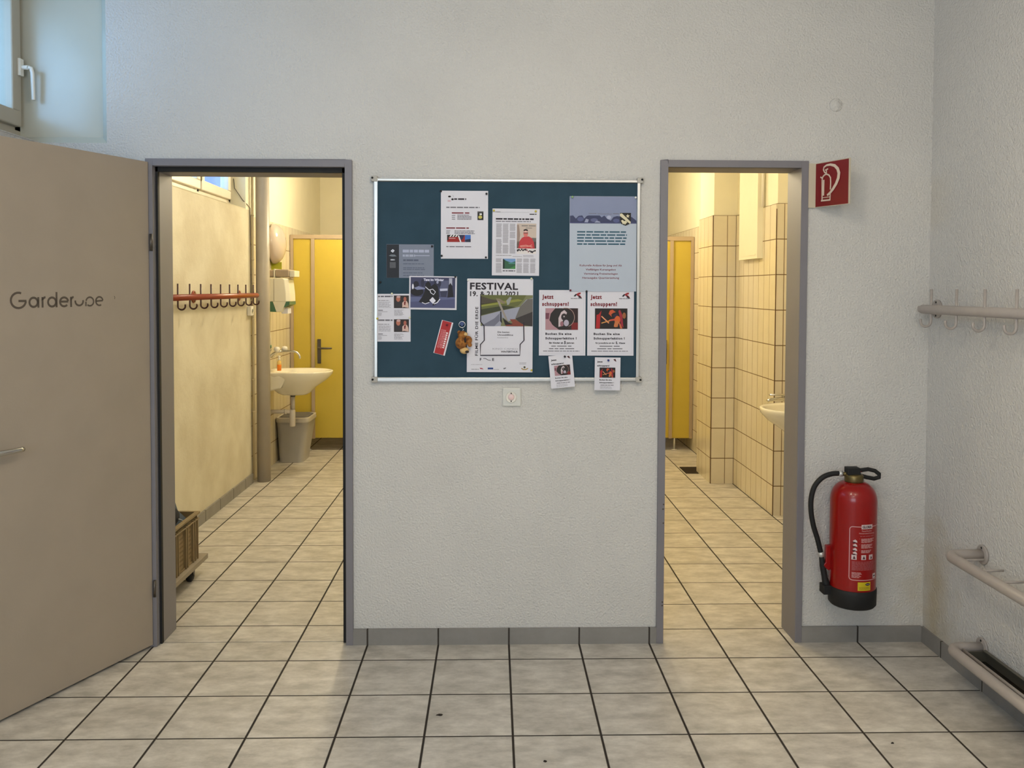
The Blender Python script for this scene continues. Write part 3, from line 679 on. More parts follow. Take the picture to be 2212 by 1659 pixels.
a.poly([(X_(345), Y_(560)), (X_(700), Y_(500)), (X_(900), Y_(520)), (X_(640), Y_(580)), (X_(345), Y_(655))], cm(54, 58, 34), 4)
a.poly([(X_(345), Y_(665)), (X_(640), Y_(585)), (X_(960), Y_(515)), (X_(1060), Y_(400)), (X_(1160), Y_(380)), (X_(1160), Y_(600)), (X_(900), Y_(700)), (X_(780), Y_(745)), (X_(690), Y_(680)), (X_(660), Y_(820)), (X_(420), Y_(820)), (X_(345), Y_(750))], cm(152, 154, 170), 5)
a.poly([(X_(960), Y_(515)), (X_(1080), Y_(395)), (X_(1160), Y_(390)), (X_(1160), Y_(820)), (X_(1010), Y_(800)), (X_(890), Y_(690))], cm(104, 100, 96), 6)
a.poly([(X_(890), Y_(700)), (X_(1160), Y_(590)), (X_(1160), Y_(820)), (X_(1000), Y_(800))], cm(52, 46, 46), 7)
a.poly([(X_(740), Y_(790)), (X_(850), Y_(770)), (X_(800), Y_(710)), (X_(880), Y_(710)), (X_(1010), Y_(790)), (X_(1040), Y_(820)), (X_(740), Y_(820))], cm(128, 60, 44), 8)
a.poly([(X_(600), Y_(420)), (X_(640), Y_(430)), (X_(790), Y_(770)), (X_(720), Y_(690))], cm(150, 140, 130), 8); a.poly([(X_(690), Y_(690)), (X_(780), Y_(760)), (X_(850), Y_(790)), (X_(730), Y_(800))], cm(24, 20, 26), 9)
a.poly([(X_(650), Y_(590)), (X_(670), Y_(590)), (X_(680), Y_(780)), (X_(650), Y_(740))], cm(24, 22, 30), 8); a.poly([(X_(350), Y_(820)), (X_(560), Y_(700)), (X_(640), Y_(620)), (X_(640), Y_(740)), (X_(560), Y_(820))], cm(110, 112, 128), 6)
a.poly([(X_(745), Y_(420)), (X_(800), Y_(360)), (X_(830), Y_(370)), (X_(790), Y_(480)), (X_(760), Y_(490))], cm(150, 152, 150), 8); a.poly([(X_(580), Y_(385)), (X_(640), Y_(390)), (X_(740), Y_(450)), (X_(700), Y_(470)), (X_(600), Y_(420))], cm(132, 120, 96), 7)
line = [(345, 350), (345, 750), (400, 820), (405, 1045), (345, 1110), (345, 1280), (965, 1273), (967, 1105), (1028, 1040), (1022, 825), (1022, 755)]
a.stroke([(X_(x), Y_(y)) for x, y in line], 2.2, cm(34, 20, 40), 10)
a.text('Die besten', X_(612), Y_(925), 26, 3.4, ink, .02); a.text('Umweltfilme', X_(612), Y_(970), 34, 3.6, ink, .02); a.text('kostenlos', X_(612), Y_(1008), 23, 2.6, ink_g)
a.text('KINO CAMEO', X_(933), Y_(1190), 55, 4, ink_lg, 0, align='R'); a.text('WINTERTHUR', X_(933), Y_(1234), 37, 3.8, ink, .03, align='R')
# sideways title
a.text('FILME FÜR DIE ERDE', X_(305), Y_(1285), 106, 6.2, ink, .02, 1, rot=math.radians(90), track=1.1)
a.text('F', X_(337), Y_(1365), 3.4, 6, ink, .03); a.stroke([(X_(390), Y_(1328)), (X_(425), Y_(1328)), (X_(470), Y_(1355)), (X_(508), Y_(1357))], 1.1, ink); a.text('E', X_(532), Y_(1365), 4, 6, ink, .03)
a.bars(X_(200), Y_(1422), X_(375), 1, 1, 1, ink_lg, ragged=0, wordw=5); a.bars(X_(205), Y_(1492), X_(325), 1, 1, 1.8, ink_lg, ragged=0, wordw=5); a.poly([(X_(335), Y_(1475)), (X_(375), Y_(1480)), (X_(398), Y_(1500)), (X_(345), Y_(1495))], cm(168, 60, 80))
a.rect(X_(462), Y_(1472), X_(548), Y_(1500), ink_b); a.bars(X_(555), Y_(1495), X_(640), 1, 1, 1.2, ink_lg, ragged=0); a.poly([(X_(705), Y_(1480)), (X_(750), Y_(1468)), (X_(745), Y_(1485)), (X_(715), Y_(1500))], ink_g)
a.ell(X_(1040), Y_(1463), 2.3, 2.2, cm(60, 60, 20)); a.stroke([(X_(990), Y_(1480)), (X_(1020), Y_(1498)), (X_(1060), Y_(1498)), (X_(1095), Y_(1480))], 2.4, cm(170, 140, 80)); a.bars(X_(960), Y_(1390), X_(1090), 2, 2.6, 1.2, ink_lg, ragged=.3)
s.done()
# 9 trial-lesson posters and small flyers
def picture_dog(a, x0, y0, x1, y1):
    U = lambda t: x0+(x1-x0)*t
    V = lambda t: y0+(y1-y0)*t
    W_, H_ = x1-x0, y1-y0
    a.rect(x0, y0, x1, y1, cm(44, 24, 24), 2); a.poly([(U(0), V(0)), (U(.30), V(0)), (U(.16), V(.25)), (U(.12), V(.55)), (U(.24), V(.8)), (U(.42), V(1)), (U(0), V(1))], cm(172, 132, 140), 3)
    a.poly([(U(0), V(.22)), (U(.12), V(.22)), (U(.1), V(.5)), (U(0), V(.5))], cm(110, 60, 76), 4); a.rect(U(.8), V(.66), U(1), V(1), cm(120, 24, 26), 3)
    a.ell(U(.5), V(.48), W_*.36, H_*.47, cm(34, 30, 28), 4); a.stroke(ca(U(.62), V(.42), W_*.27, H_*.44, -110, 70, 14), W_*.014, cm(180, 150, 140), 5)
    a.poly([(U(.40), V(.86)), (U(.40), V(.45)), (U(.48), V(.18)), (U(.58), V(.08)), (U(.66), V(.2)), (U(.60), V(.45)), (U(.52), V(.6)), (U(.55), V(.8))], cm(200, 184, 188), 6)
    a.ell(U(.57), V(.4), W_*.09, H_*.16, cm(40, 32, 34), 7); a.ell(U(.57), V(.38), W_*.022, H_*.035, cm(190, 180, 180), 8); a.ell(U(.64), V(.68), W_*.08, H_*.15, cm(176, 168, 184), 7); a.ell(U(.5), V(.72), W_*.05, H_*.12, cm(150, 100, 110), 8)
def picture_dance(a, x0, y0, x1, y1):
    U = lambda t: x0+(x1-x0)*t
    V = lambda t: y0+(y1-y0)*t
    W_, H_ = x1-x0, y1-y0
    a.rect(x0, y0, x1, y1, cm(26, 16, 16), 2); a.poly([(U(.03), V(.98)), (U(.05), V(.32)), (U(.12), V(.28)), (U(.2), V(.1)), (U(.17), V(.4)), (U(.15), V(.98))], cm(168, 24, 30), 3)
    a.poly([(U(.72), V(.12)), (U(.77), V(.06)), (U(.84), V(.3)), (U(.88), V(.95)), (U(.80), V(.8)), (U(.76), V(.4))], cm(150, 30, 50), 3); a.ell(U(.9), V(.35), W_*.055, H_*.15, cm(150, 90, 50), 3)
    a.poly([(U(.42), V(.26)), (U(.46), V(.1)), (U(.54), V(.06)), (U(.64), V(.18)), (U(.56), V(.22)), (U(.5), V(.3)), (U(.52), V(.42))], cm(190, 80, 40), 4); a.ell(U(.69), V(.56), W_*.09, H_*.2, cm(206, 92, 40), 4)
    a.poly([(U(.44), V(.55)), (U(.62), V(.5)), (U(.64), V(.58)), (U(.45), V(.62))], cm(200, 80, 60), 5); a.poly([(U(.58), V(.88)), (U(.62), V(.6)), (U(.74), V(.62)), (U(.7), V(.9)), (U(.62), V(.92))], cm(190, 110, 60), 5); a.poly([(U(.72), V(.6)), (U(.8), V(.8)), (U(.85), V(.98)), (U(.78), V(.98))], cm(200, 100, 60), 5)
    a.stroke([(U(.2), V(.38)), (U(.43), V(.72))], W_*.035, cm(228, 150, 110), 6); a.stroke([(U(.2), V(.72)), (U(.46), V(.6))], W_*.03, cm(214, 150, 80), 6); a.poly([(U(.56), V(.34)), (U(.64), V(.25)), (U(.7), V(.3)), (U(.6), V(.48))], cm(40, 30, 60), 6)
def schnupper(x0, pic, lab, last, depth, big):
    s = Sheet('course_poster', x0, 625, x0+101.5, 767.5, depth, paperm, lab, 'poster', curl=.0012); a = s.art; X = lambda x: x0-15+x/6.38
    Yv = lambda y: 600+y/6.38
    a.stroke([(x0+4, 629), (x0+97, 629), (x0+97.5, 763), (x0+4, 763)], .5, cm(188, 188, 200), 1, closed=True)
    a.text('Jetzt', X(138), Yv(278), 24.5, 8.4, ink_r, .05, 1, track=1.2); a.text('schnuppern!', X(138), Yv(376), 58, 8.4, ink_r, .05, 1, track=1.2)
    # emblem: dark red swoosh animal over small lettering
    e = x0+81
    a.poly([(e, 633.5), (e+5, 630.5), (e+10, 630), (e+9, 634), (e+5, 634.5), (e+9, 637), (e+12, 642), (e+6, 639.5), (e+2, 637)], cm(150, 24, 30), 2); a.poly([(e-6, 638), (e-1, 633), (e+2, 634), (e-2, 639)], ink, 2); a.poly([(e+4, 636), (e+9, 639), (e+13, 644), (e+5, 641)], ink, 3); a.bars(e-12, 642.5, e+10, 1, 1, 1.4, ink_g, ragged=0, wordw=6)
    px0 = x0+14 if pic is picture_dog else x0+16.5
    pic(a, px0, 664.5, px0+71, 711.5 if pic is picture_dog else 709)
    a.text('Buchen Sie eine', X(185), Yv(780), 57, 4.6, ink, .05, track=1.2); a.text('Schnupperlektion !', X(185), Yv(842), 68, 4.6, ink, .05, track=1.2)
    if big == '5': a.text('für Kinder ab', x0+22, Yv(902), 31, 3.4, ink, .04); a.text('5', x0+55, Yv(905), 3.6, 6, ink, .06); a.text('Jahren', x0+60, Yv(902), 17, 3.2, ink, .04)
    else: a.text('für Jugendliche ab der', x0+18, Yv(902), 42, 3.2, ink, .03); a.text('5.', x0+62.5, Yv(903), 4.2, 4.8, ink, .06); a.text('Klasse', x0+70, Yv(902), 13, 3.2, ink, .04)
    a.bars(x0+27, 746, x0+71, 1, 1, 1.9, ink_g, ragged=0, wordw=20); a.bars(x0+22, 751.4, x0+77, 1, 1, 1.9, ink_g, ragged=0, wordw=18); a.bars(x0+9, 757, x0+89, 1, 1, 1.5, ink_g, ragged=0, wordw=9)
    s.done()
schnupper(1165, picture_dog, 'Jetzt schnuppern poster with a dog picture, left of the pair', '', YP-.0010, '5')
schnupper(1270.5, picture_dance, 'Jetzt schnuppern poster with a dance picture, right of the pair', '', YP-.0010, 'K')
def small(x0, y0, w, h, rot, pic, lab):
    s = Sheet('flyer', x0, y0, x0+w, y0+h, .131, paperm, lab, 'flyer', rot=rot, curl=.001); a = s.art
    a.text('Jetzt', x0+5, y0+11, 12, 3.4, ink, .04); a.text('schnuppern!', x0+5, y0+19.5, 27, 3.4, ink, .04)
    pic(a, x0+10.5, y0+22, x0+45, y0+44)
    a.text('Buchen Sie eine', x0+10.5, y0+50, 27, 2.4, ink, .04); a.text('Schnupperlektion !', x0+10.5, y0+56, 32, 2.4, ink, .04); a.bars(x0+13, y0+59.5, x0+42, 1, 1, 1.4, ink_g, ragged=0, wordw=6); a.bars(x0+12, y0+63, x0+40, 3, 2.2, .9, ink_lg, ragged=.2, wordw=5)
    e = x0+42
    a.poly([(e-2, y0+4), (e+3, y0+3), (e+5, y0+9), (e+2, y0+8)], cm(70, 24, 34), 2)
    s.done()
small(1188.5, 766, 52, 71, math.radians(-5.5), picture_dog, 'small tilted flyer with dog picture hanging over the board bottom edge')
small(1286.5, 771, 56, 71.5, math.radians(.6), picture_dance, 'small straight flyer with dance picture hanging over the board bottom edge')
# plush key ring
plush = mat('tan_plush', (168, 112, 52), .95, var=.4, vscale=60, bump=1, bscale=220, col2=(104, 58, 24)); plush_l = mat('pale_plush', (214, 178, 120), .95, bump=.8, bscale=200)
kr = thing('plush_key_ring', at(998, 735, .12), 'small tan plush animal key ring hanging left of the FESTIVAL poster', 'key ring')
def blob(m, px, py, Y, r, mt, sx=1, sy=1, sz=1):
    c = at(px, py, Y); n = 10; prof = [(r*math.sin(math.pi*i/n), -r*math.cos(math.pi*i/n)*sz) for i in range(n+1)]; prof[0] = (1e-4, prof[0][1]); prof[-1] = (1e-4, prof[-1][1]); m.lathe(prof, c, 'Z', mt, 18, sx, sy)
m = MB(plush, plush_l)
blob(m, 999, 724, .122, .020, plush, 1, .8, .9); blob(m, 996, 741, .12, .024, plush, 1, .8, 1.1); blob(m, 1003, 757, .12, .017, plush_l, 1.1, .8, .85); blob(m, 1011, 735, .122, .017, plush, 1, .8, 1.1); blob(m, 1006, 722, .112, .008, plush_l); blob(m, 992, 718, .118, .008, plush); blob(m, 1015, 745, .118, .009, plush)
m.build('body', kr)
m = MB(mat('dark_snout', (30, 18, 12), .6)); blob(m, 1009, 760, .108, .0055, None, 1.5); blob(m, 1005, 735, .104, .006, None, .7, .6, 1.8); build_each(m, 'face_mark', kr)
m = MB(chrome); c = at(998, 701, .128); m.tube([c+Vector((.013*math.cos(t*math.pi/10), 0, .013*math.sin(t*math.pi/10))) for t in range(20)], .0014, closed=True, n=8); m.tube([at(999, 708, .127), at(1001, 712, .124), at(998, 716, .122)], .0012, n=8); m.build('ring', kr)
m = MB(mat('blue_tag', (30, 52, 110), .4)); m.box(-.008, .008, .130, .133, -.009, .009, M=Matrix.Translation((at(998, 699, .13).x, 0, at(998, 699, .13).z)) @ Matrix.Rotation(.7, 4, 'Y')); m.build('tag', kr)
# push pins
PC = {'black': cm(18, 18, 22), 'yellow': cm(196, 180, 60), 'green': cm(150, 186, 120), 'white': cm(236, 236, 232), 'cream': cm(222, 222, 190), 'red': cm(96, 18, 40), 'blue': cm(34, 50, 120)}
def make_pin(col):
    m = MB(PC[col]); m.lathe([(.0001, -.0085), (.003, -.0085), (.0044, -.0072), (.0044, -.0055), (.0028, -.0045), (.0026, -.002), (.004, -.0012), (.0042, 0)], (0, 0, 0), 'Y', n=14)
    h_ = m.build('push_pin'); return h_
protos = {}
def pin(px, py, col, where, y=YP-.002):
    if col not in protos: o = protos[col] = make_pin(col)
    else: o = protos[col].copy(); C.objects.link(o)
    o.location = (bX(px), y, bZ(py)); tag(o, col+' push pin '+where, 'push pin', 'push pins on the notice board')
for p in ((951.5, 413, 'black', 'at the top left corner of the four-pin white notice'), (1050, 418, 'black', 'at the top right corner of the four-pin white notice'), (953.5, 552, 'black', 'at the bottom left corner of the four-pin white notice'), (1049, 555, 'black', 'at the bottom right corner of the four-pin white notice'),
          (1066, 454, 'yellow', 'at the top left corner of the newspaper page'), (1156.5, 455, 'yellow', 'at the top right corner of the newspaper page'),
          (1236, 423.5, 'green', 'at the top left corner of the pale blue poster'), (1373.5, 424, 'white', 'at the top right corner of the pale blue poster'),
          (932.5, 531.5, 'black', 'at the top right corner of the slate grey flyer'), (821, 609.5, 'black', 'alone on the bare felt below the slate grey flyer'),
          (983, 597.5, 'black', 'at the top right corner of the black and white photo card'),
          (846, 634, 'cream', 'at the top edge of the upper couple flyer'), (814.5, 688, 'yellow', 'at the left edge where the two couple flyers overlap'), (884.5, 686, 'cream', 'at the right edge where the two couple flyers overlap'),
          (965, 701, 'red', 'at the top of the tilted red strip'),
          (1010.5, 604, 'white', 'at the top left corner of the FESTIVAL poster'), (1148, 600.5, 'cream', 'at the top right corner of the FESTIVAL poster'), (1149, 799.5, 'yellow', 'at the bottom right corner of the FESTIVAL poster'),
          (1233, 625.5, 'red', 'at the top edge of the dog picture poster'), (1268, 627.5, 'black', 'between the two Jetzt schnuppern posters')): pin(*p)
pin(1221, 769, 'black', 'on the small tilted dog flyer', .1290); pin(1316, 777, 'blue', 'on the small straight dance flyer', .1290)

# ================================================================ SMALL WALL ITEMS
sw = thing('key_switch', (.008, FW, 1.015), 'square white wall plate with round pinkish key switch below the notice board', 'switch')
m = MB(mat('wall_white_plastic', (206, 206, 200), .4)); m.box(-.031, .048, .149, FW, 1.017, 1.096); m.build('plate', sw, .006)
m = MB(white_pl); m.lathe([(.0235, -.001), (.0225, -.004), (.019, -.004), (.018, 0)], (.006, .149, 1.056), 'Y'); m.build('ring', sw)
m = MB(mat('pinkish_knob', (224, 196, 194), .35)); m.lathe([(.0001, -.007), (.010, -.0065), (.013, -.004), (.0135, 0)], (.006, .149, 1.057), 'Y'); m.build('knob', sw)
m = MB(black_m); m.lathe([(.0001, -.0045), (.0025, -.0045), (.0025, 0)], (.006, .149, 1.0735), 'Y', n=10); m.lathe([(.0001, -.0045), (.0025, -.0045), (.0025, 0)], (.006, .149, 1.0395), 'Y', n=10); build_each(m, 'index_mark', sw)

# fire extinguisher sign: flat flange plus projecting red face
sg = thing('extinguisher_sign', (1.285, FW, 1.862), 'red projecting sign with white extinguisher symbol beside the right doorway', 'sign')
m = MB(mat('cream_sign_plastic', (196, 186, 164), .5)); m.box(1.256, 1.287, .147, FW, 1.860, 2.046); m.build('mounting_flange', sg)
q0 = Vector((1.286, .149, 1.861)); qd = Vector((.0755, -.176, 0)); W_s = qd.length; qd.normalize(); qn = Vector((-qd.y, qd.x, 0)); qn = -qn if qn.x > 0 else qn
H_s = .185
m = MB(mat('cream_sign_plastic', (196, 186, 164), .5))
SM = Matrix(((qd.x, qn.x, 0, q0.x), (qd.y, qn.y, 0, q0.y), (0, 0, 1, q0.z), (0, 0, 0, 1)))
m.box(0, W_s, -.002, 0, 0, H_s, M=SM); m.build('panel', sg)
sr = mat('sign_red', (120, 9, 17), .4); sw_ = mat('sign_white', (214, 196, 178), .5)
m = MB(sr, sw_); A_ = Art(m, lambda u, v, l: SM @ Vector((u*W_s, .0007*l, v*H_s)))
A_.rect(.018, .012, .955, .985, sr, 1)
def sp(x, y):   # crop coordinates of the symbol to the sign's own square
    u = (x-256)/768; top = 268+(130-268)*u; bot = 1275+(1195-1275)*u; return (.018+u*.937, 1-(y-top)/(bot-top))
A_.stroke([sp(*p) for p in ((420, 1110), (415, 640), (430, 570), (470, 525), (520, 508), (575, 530), (612, 590), (618, 700), (612, 860))], .034, sw_, 2)
A_.stroke([sp(*p) for p in ((612, 920), (608, 1110))], .030, sw_, 2); A_.stroke([sp(*p) for p in ((395, 1120), (620, 1098))], .034, sw_, 3); A_.stroke([sp(*p) for p in ((410, 1052), (610, 1030))], .014, sw_, 3)
A_.stroke([sp(*p) for p in ((452, 640), (448, 1000))], .045, sw_, 2); A_.stroke([sp(*p) for p in ((375, 575), (425, 610))], .03, sw_, 3)
hose = [(520, 500), (470, 460), (447, 410), (460, 350), (520, 305), (610, 288), (710, 310), (780, 380), (812, 480), (800, 600), (750, 730), (680, 850), (610, 940), (545, 995)]
A_.stroke([sp(*p) for p in hose], [.03, .03, .032, .036, .042, .052, .064, .074, .080, .078, .072, .066, .056, .050], sw_, 4)
A_.stroke([sp(*p) for p in ((485, 420), (560, 385))], .03, sw_, 4); A_.stroke([sp(*p) for p in ((520, 400), (520, 500))], .03, sw_, 4)
m.build('red_face', sg)

# ---- fire extinguisher
EX, EY, ER = 1.4305, .050, .0925
fe = thing('fire_extinguisher', (EX, FW, .2), 'red fire extinguisher with black hose hung on the wall right of the narrow doorway', 'fire extinguisher')
m = MB(red_l); m.lathe([(ER-.002, .25), (ER, .262), (ER, .640)]+[(.034+(ER-.034)*math.cos(math.radians(t)), .640+.078*math.sin(math.radians(t))) for t in range(10, 91, 10)]+[(.034, .722)], (EX, EY, 0), 'Z', n=48); m.build('cylinder', fe)
m = MB(black_m); m.lathe([(.060, .205), (.088, .207), (.0945, .215), (.0955, .262), (.0955, .282), (.0925, .284)], (EX, EY, 0), 'Z', n=40); m.build('base_cap', fe)
m = MB(brass); m.lathe([(.036, .716), (.038, .722), (.038, .744), (.033, .750), (.020, .752)], (EX, EY, 0), 'Z', n=24); m.build('neck_ring', fe)
PE = lambda x, y, Y=EY: at(x, y, Y)
m = MB(black_m); m.box(EX-.033, EX+.020, EY-.022, EY+.022, .748, .778); m.tube([PE(1836, 1020), PE(1858, 1016), PE(1875, 1013.5), PE(1890, 1017), PE(1899, 1024), PE(1899, 1031), PE(1888, 1034), PE(1872, 1031), PE(1858, 1027), PE(1845, 1026)], .0075, n=10, flat=1.2); tag(m.build('handle', fe, .003), 'black looped carrying handle')
m = MB(red_d); m.prism([PE(1840, 1013, EY-.011), PE(1857, 1013, EY-.011), PE(1861, 1020, EY-.011), PE(1846, 1019, EY-.011)], (0, .022, 0)); m.build('safety_tab', fe)
m = MB(black_m); hpts = spline([PE(1812, 1022.5, .06), PE(1795, 1024, .06), PE(1776, 1032, .06), PE(1760, 1050, .06), PE(1752.5, 1075, .06), PE(1752, 1104, .06), PE(1757, 1135, .06), PE(1766, 1165, .062), PE(1772.5, 1192, .064)], 6)
m.tube(hpts, .0105, n=14); tag(m.build('hose', fe), 'black rubber hose curving down the left side')
m = MB(alu); m.cyl(PE(1812, 1022.5, .06), PE(1820, 1023.5, .058), .011); m.cyl(PE(1772.5, 1192, .064), PE(1774.5, 1202, .064), .011); build_each(m, 'ferrule', fe)
m = MB(brass); m.cyl(PE(1820, 1023.5, .058), PE(1831, 1024, EY), .008); m.build('hose_connector', fe)
m = MB(black_m); m.tube([PE(1774.5, 1202, .064), PE(1777, 1222, .064), PE(1781, 1245, .062), PE(1784, 1258, .06), PE(1784, 1268, .06)], [.010, .0125, .012, .015, .017], n=14); m.box(EX-.125, EX-.082, .035, .085, .247, .285); m.build('nozzle', fe, .003)
m = MB(red_l); m.prism([PE(1785, 1179, .052), PE(1796, 1178, .052), PE(1797, 1225, .052), PE(1791, 1233, .052), PE(1777, 1222, .052), PE(1784, 1215, .052)], (0, .022, 0)); m.build('trigger', fe, .003)
# label wrapped round the cylinder
lp = mat('label_pale_pink', (196, 150, 150), .5); lwt = mat('label_white', (206, 188, 188), .5); ly = mat('label_yellow', (196, 176, 20), .5)
lg = mat('label_rose', (158, 84, 88), .5)
m = MB(lp); a0 = math.radians(-90)
la2 = Art(m, lambda u, v, l: Vector((EX+(ER+.0004*l)*math.cos(a0+u/ER), EY+(ER+.0004*l)*math.sin(a0+u/ER), v)), sub=.008)
U0, U1, V0, V1 = -.050, .112, .334, .553
rr = .012; ring = []
for cx, cy, s0 in ((U1-rr, V1-rr, 0), (U0+rr, V1-rr, 90), (U0+rr, V0+rr, 180), (U1-rr, V0+rr, 270)): ring += ca(cx, cy, rr, rr, s0, s0+90, 4)
dense = []
for i in range(len(ring)):
    p, q = ring[i], ring[(i+1) % len(ring)]; k = max(1, int(math.dist(p, q)/.008))
    for j in range(k): dense.append((p[0]+(q[0]-p[0])*j/k, p[1]+(q[1]-p[1])*j/k))
la2.stroke(dense, .0032, lp, 1, closed=True)
la2.rect(-.005, .544, .045, .562, lwt, 2); la2.text('GLORIA', -.001, .548, .042, .010, cm(60, 20, 40), .04, 3)
la2.text('Feuerlöscher', .020, .5335, .046, .0068, lp, .01, align='C'); la2.text('Netzmittel-Lösung', .022, .524, .072, .006, lp, .01, align='C')
la2.bars(-.010, .5165, .055, 1, -1, .003, lg, ragged=0, wordw=.02)
for k, v in enumerate((.505, .482, .458)):
    la2.rect(-.012, v, -.0105, v-.0014, lp); la2.bars(-.005, v, .058-.006*k, 4 if k < 2 else 3, -.0045, .0028, lp, ragged=.25, wordw=.012)
for v in (.495, .478, .461, .446):
    la2.poly([(-.038, v), (-.028, v+.006), (-.022, v+.001), (-.020, v-.006), (-.032, v-.005)], lwt); la2.poly([(-.040, v-.006), (-.030, v-.003), (-.024, v-.008), (-.036, v-.009)], cm(60, 20, 30), 2)
for c in (-.032, .006, .040):
    la2.rect(c-.010, .418, c+.010, .438, lwt); la2.poly([(c-.005, .421), (c, .435), (c+.004, .427), (c+.006, .421)], cm(80, 30, 40), 3)
la2.bars(-.040, .411, .070, 8, -.0048, .0026, lg, ragged=.1, wordw=.011)
la2.bars(-.040, .366, .0, 5, -.0048, .0026, lp, ragged=.3, wordw=.012); la2.rect(.052, .338, .072, .358, lwt, 2); la2.ell(.062, .348, .006, .003, ink, 3)
m.build('instruction_label', fe)
m = MB(ly); la3 = Art(m, la2.fn, sub=.006); la3.rect(-.016, .291, .040, .326, ly, 1); la3.ell(.026, .3165, .011, .0052, cm(20, 20, 40), 2); la3.rect(.0185, .3158, .0335, .3174, lwt, 3)
la3.bars(-.011, .306, .036, 3, -.004, .002, cm(150, 130, 20), 2, .1, .008)
tag(m.build('inspection_sticker', fe), 'yellow inspection sticker')
m = MB(steel); m.box(EX-.03, EX+.03, EY+ER-.004, FW, .45, .62); m.build('wall_bracket', fe)

# ---- grey coat rack on the right wall (hooks are one part each)
def coat_rack(name, loc, label, rail_mat, hook_mat, Xw, X, y0, y1, Z, hooks, flanges, sgn, htop, roundend=True):
    t = thing(name, loc, label, 'coat rack')
    m = MB(rail_mat); r = .0185
    ys = [y1, y1-.008, y1-.018] if roundend else [y1]
    m.tube([(X, y0, Z), (X, y1-.018, Z), (X, y1-.008, Z), (X, y1-.002, Z), (X, y1, Z)], [r, r, r*.9, r*.6, r*.2], n=20); m.build('rail', t)
    for k, y in enumerate(hooks):
        h_ = MB(hook_mat); hx = X; R_ = .021; zc = Z-.048
        pts = [(hx, y, Z+htop), (hx, y, zc)]+[(hx+sgn*(R_-R_*math.cos(math.radians(a))), y, zc-R_*math.sin(math.radians(a))) for a in range(15, 181, 15)]+[(hx+sgn*2*R_, y, zc+.010)]
        h_.tube(pts, .0052, n=10); h_.build('hook', t)
    for y in flanges:
        f = MB(rail_mat); f.lathe([(.0001, 0), (.039, 0), (.039, sgn*.006), (.036, sgn*.008), (.0001, sgn*.008)], (Xw, y, Z), 'X', n=28); f.cyl((Xw, y, Z), (X, y, Z), .013); fo = f.build('flange', t)
        s_ = MB(black_m)
        for dz in (-.028, .028): s_.lathe([(.0001, 0), (.0045, 0), (.0045, sgn*.0012), (.0001, sgn*.0012)], (Xw+sgn*.008, y, Z+dz), 'X', n=10)
        build_each(s_, 'screw', fo)
    return t
coat_rack('coat_rack', (1.787, -.5, 1.36), 'pale grey tubular coat rack with hooks on the right wall', rack_m, rack_m, 1.787, 1.707, -1.35, .068, Z=1.436, hooks=[-.015-.19*k for k in range(5)], flanges=[.085, -.9], sgn=-1, htop=.083)
coat_rack('coat_rack', (-1.937, 2.2, 1.38), 'red-brown coat rack with dark hooks on the left washroom wall', rail_b, hook_b, -1.937, -1.87, 1.25, 3.13, Z=1.455, hooks=[1.485+.1925*k for k in range(9)], flanges=[1.93, 2.88], sgn=1, htop=.080)

# ---- umbrella rail and drip tray
def u_rail(t, Z, y_a, y_b, d, r=.0195):
    X = 1.787-d; m = MB(rack_m); R_ = .045
    pts = [(1.787, y_a, Z), (X+R_, y_a, Z)]+[(X+R_-R_*math.sin(math.radians(q)), y_a-R_+R_*math.cos(math.radians(q)), Z) for q in range(15, 91, 15)]+[(X, y_a-.3, Z), (X, y_b+R_, Z)]+[(X+R_-R_*math.cos(math.radians(q)), y_b+R_-R_*math.sin(math.radians(q)), Z) for q in range(15, 91, 15)]+[(1.787, y_b, Z)]
    m.tube(pts, r, n=18); m.build('rail', t)
    for y in (y_a, y_b):
        f = MB(rack_m); f.lathe([(.0001, 0), (.037, 0), (.037, -.006), (.034, -.008), (.0001, -.008)], (1.787, y, Z), 'X', n=28); fo = f.build('flange', t)
        s_ = MB(black_m); s_.lathe([(.0001, 0), (.0042, 0), (.0042, -.0012), (.0001, -.0012)], (1.779, y, Z+.026), 'X', n=10); s_.build('screw', fo)
t = thing('umbrella_rail', (1.787, -.65, .515), 'upper grey tube rail with short divider rods on the right wall', 'umbrella rail')
u_rail(t, .515, -.285, -1.25, .14)
for k in range(7):
    y = -.375-.12*k; m = MB(rack_m); m.tube([(1.650, y, .522), (1.737, y, .524)], .0042, n=10); m.build('divider_rod', t)
t = thing('umbrella_tray_rail', (1.787, -.65, .163), 'lower grey tube rail holding a metal drip tray near the floor', 'drip tray')
u_rail(t, .163, -.295, -1.25, .13, .0195)
m = MB(mat('drip_tray_metal', (104, 100, 88), .35, .5)); m.box(1.682, 1.776, -1.2, -.335, .118, .121); m.box(1.682, 1.685, -1.2, -.335, .121, .162); m.box(1.773, 1.776, -1.2, -.335, .121, .170); m.box(1.685, 1.773, -.338, -.335, .121, .165); m.box(1.762, 1.773, -1.2, -.335, .166, .170); tag(m.build('drip_tray', t), 'dark metal drip tray')
m = MB(mat('dark_tray_interior', (22, 20, 14), .25)); m.box(1.686, 1.772, -1.198, -.34, .1212, .128); m.build('tray_bottom', t)  # dark sheet lining the inside of the tray
m = MB(rack_m); m.tube([(1.694, -1.22, .166), (1.694, -.325, .166)], .0065, n=10); m.build('inner_rod', t)

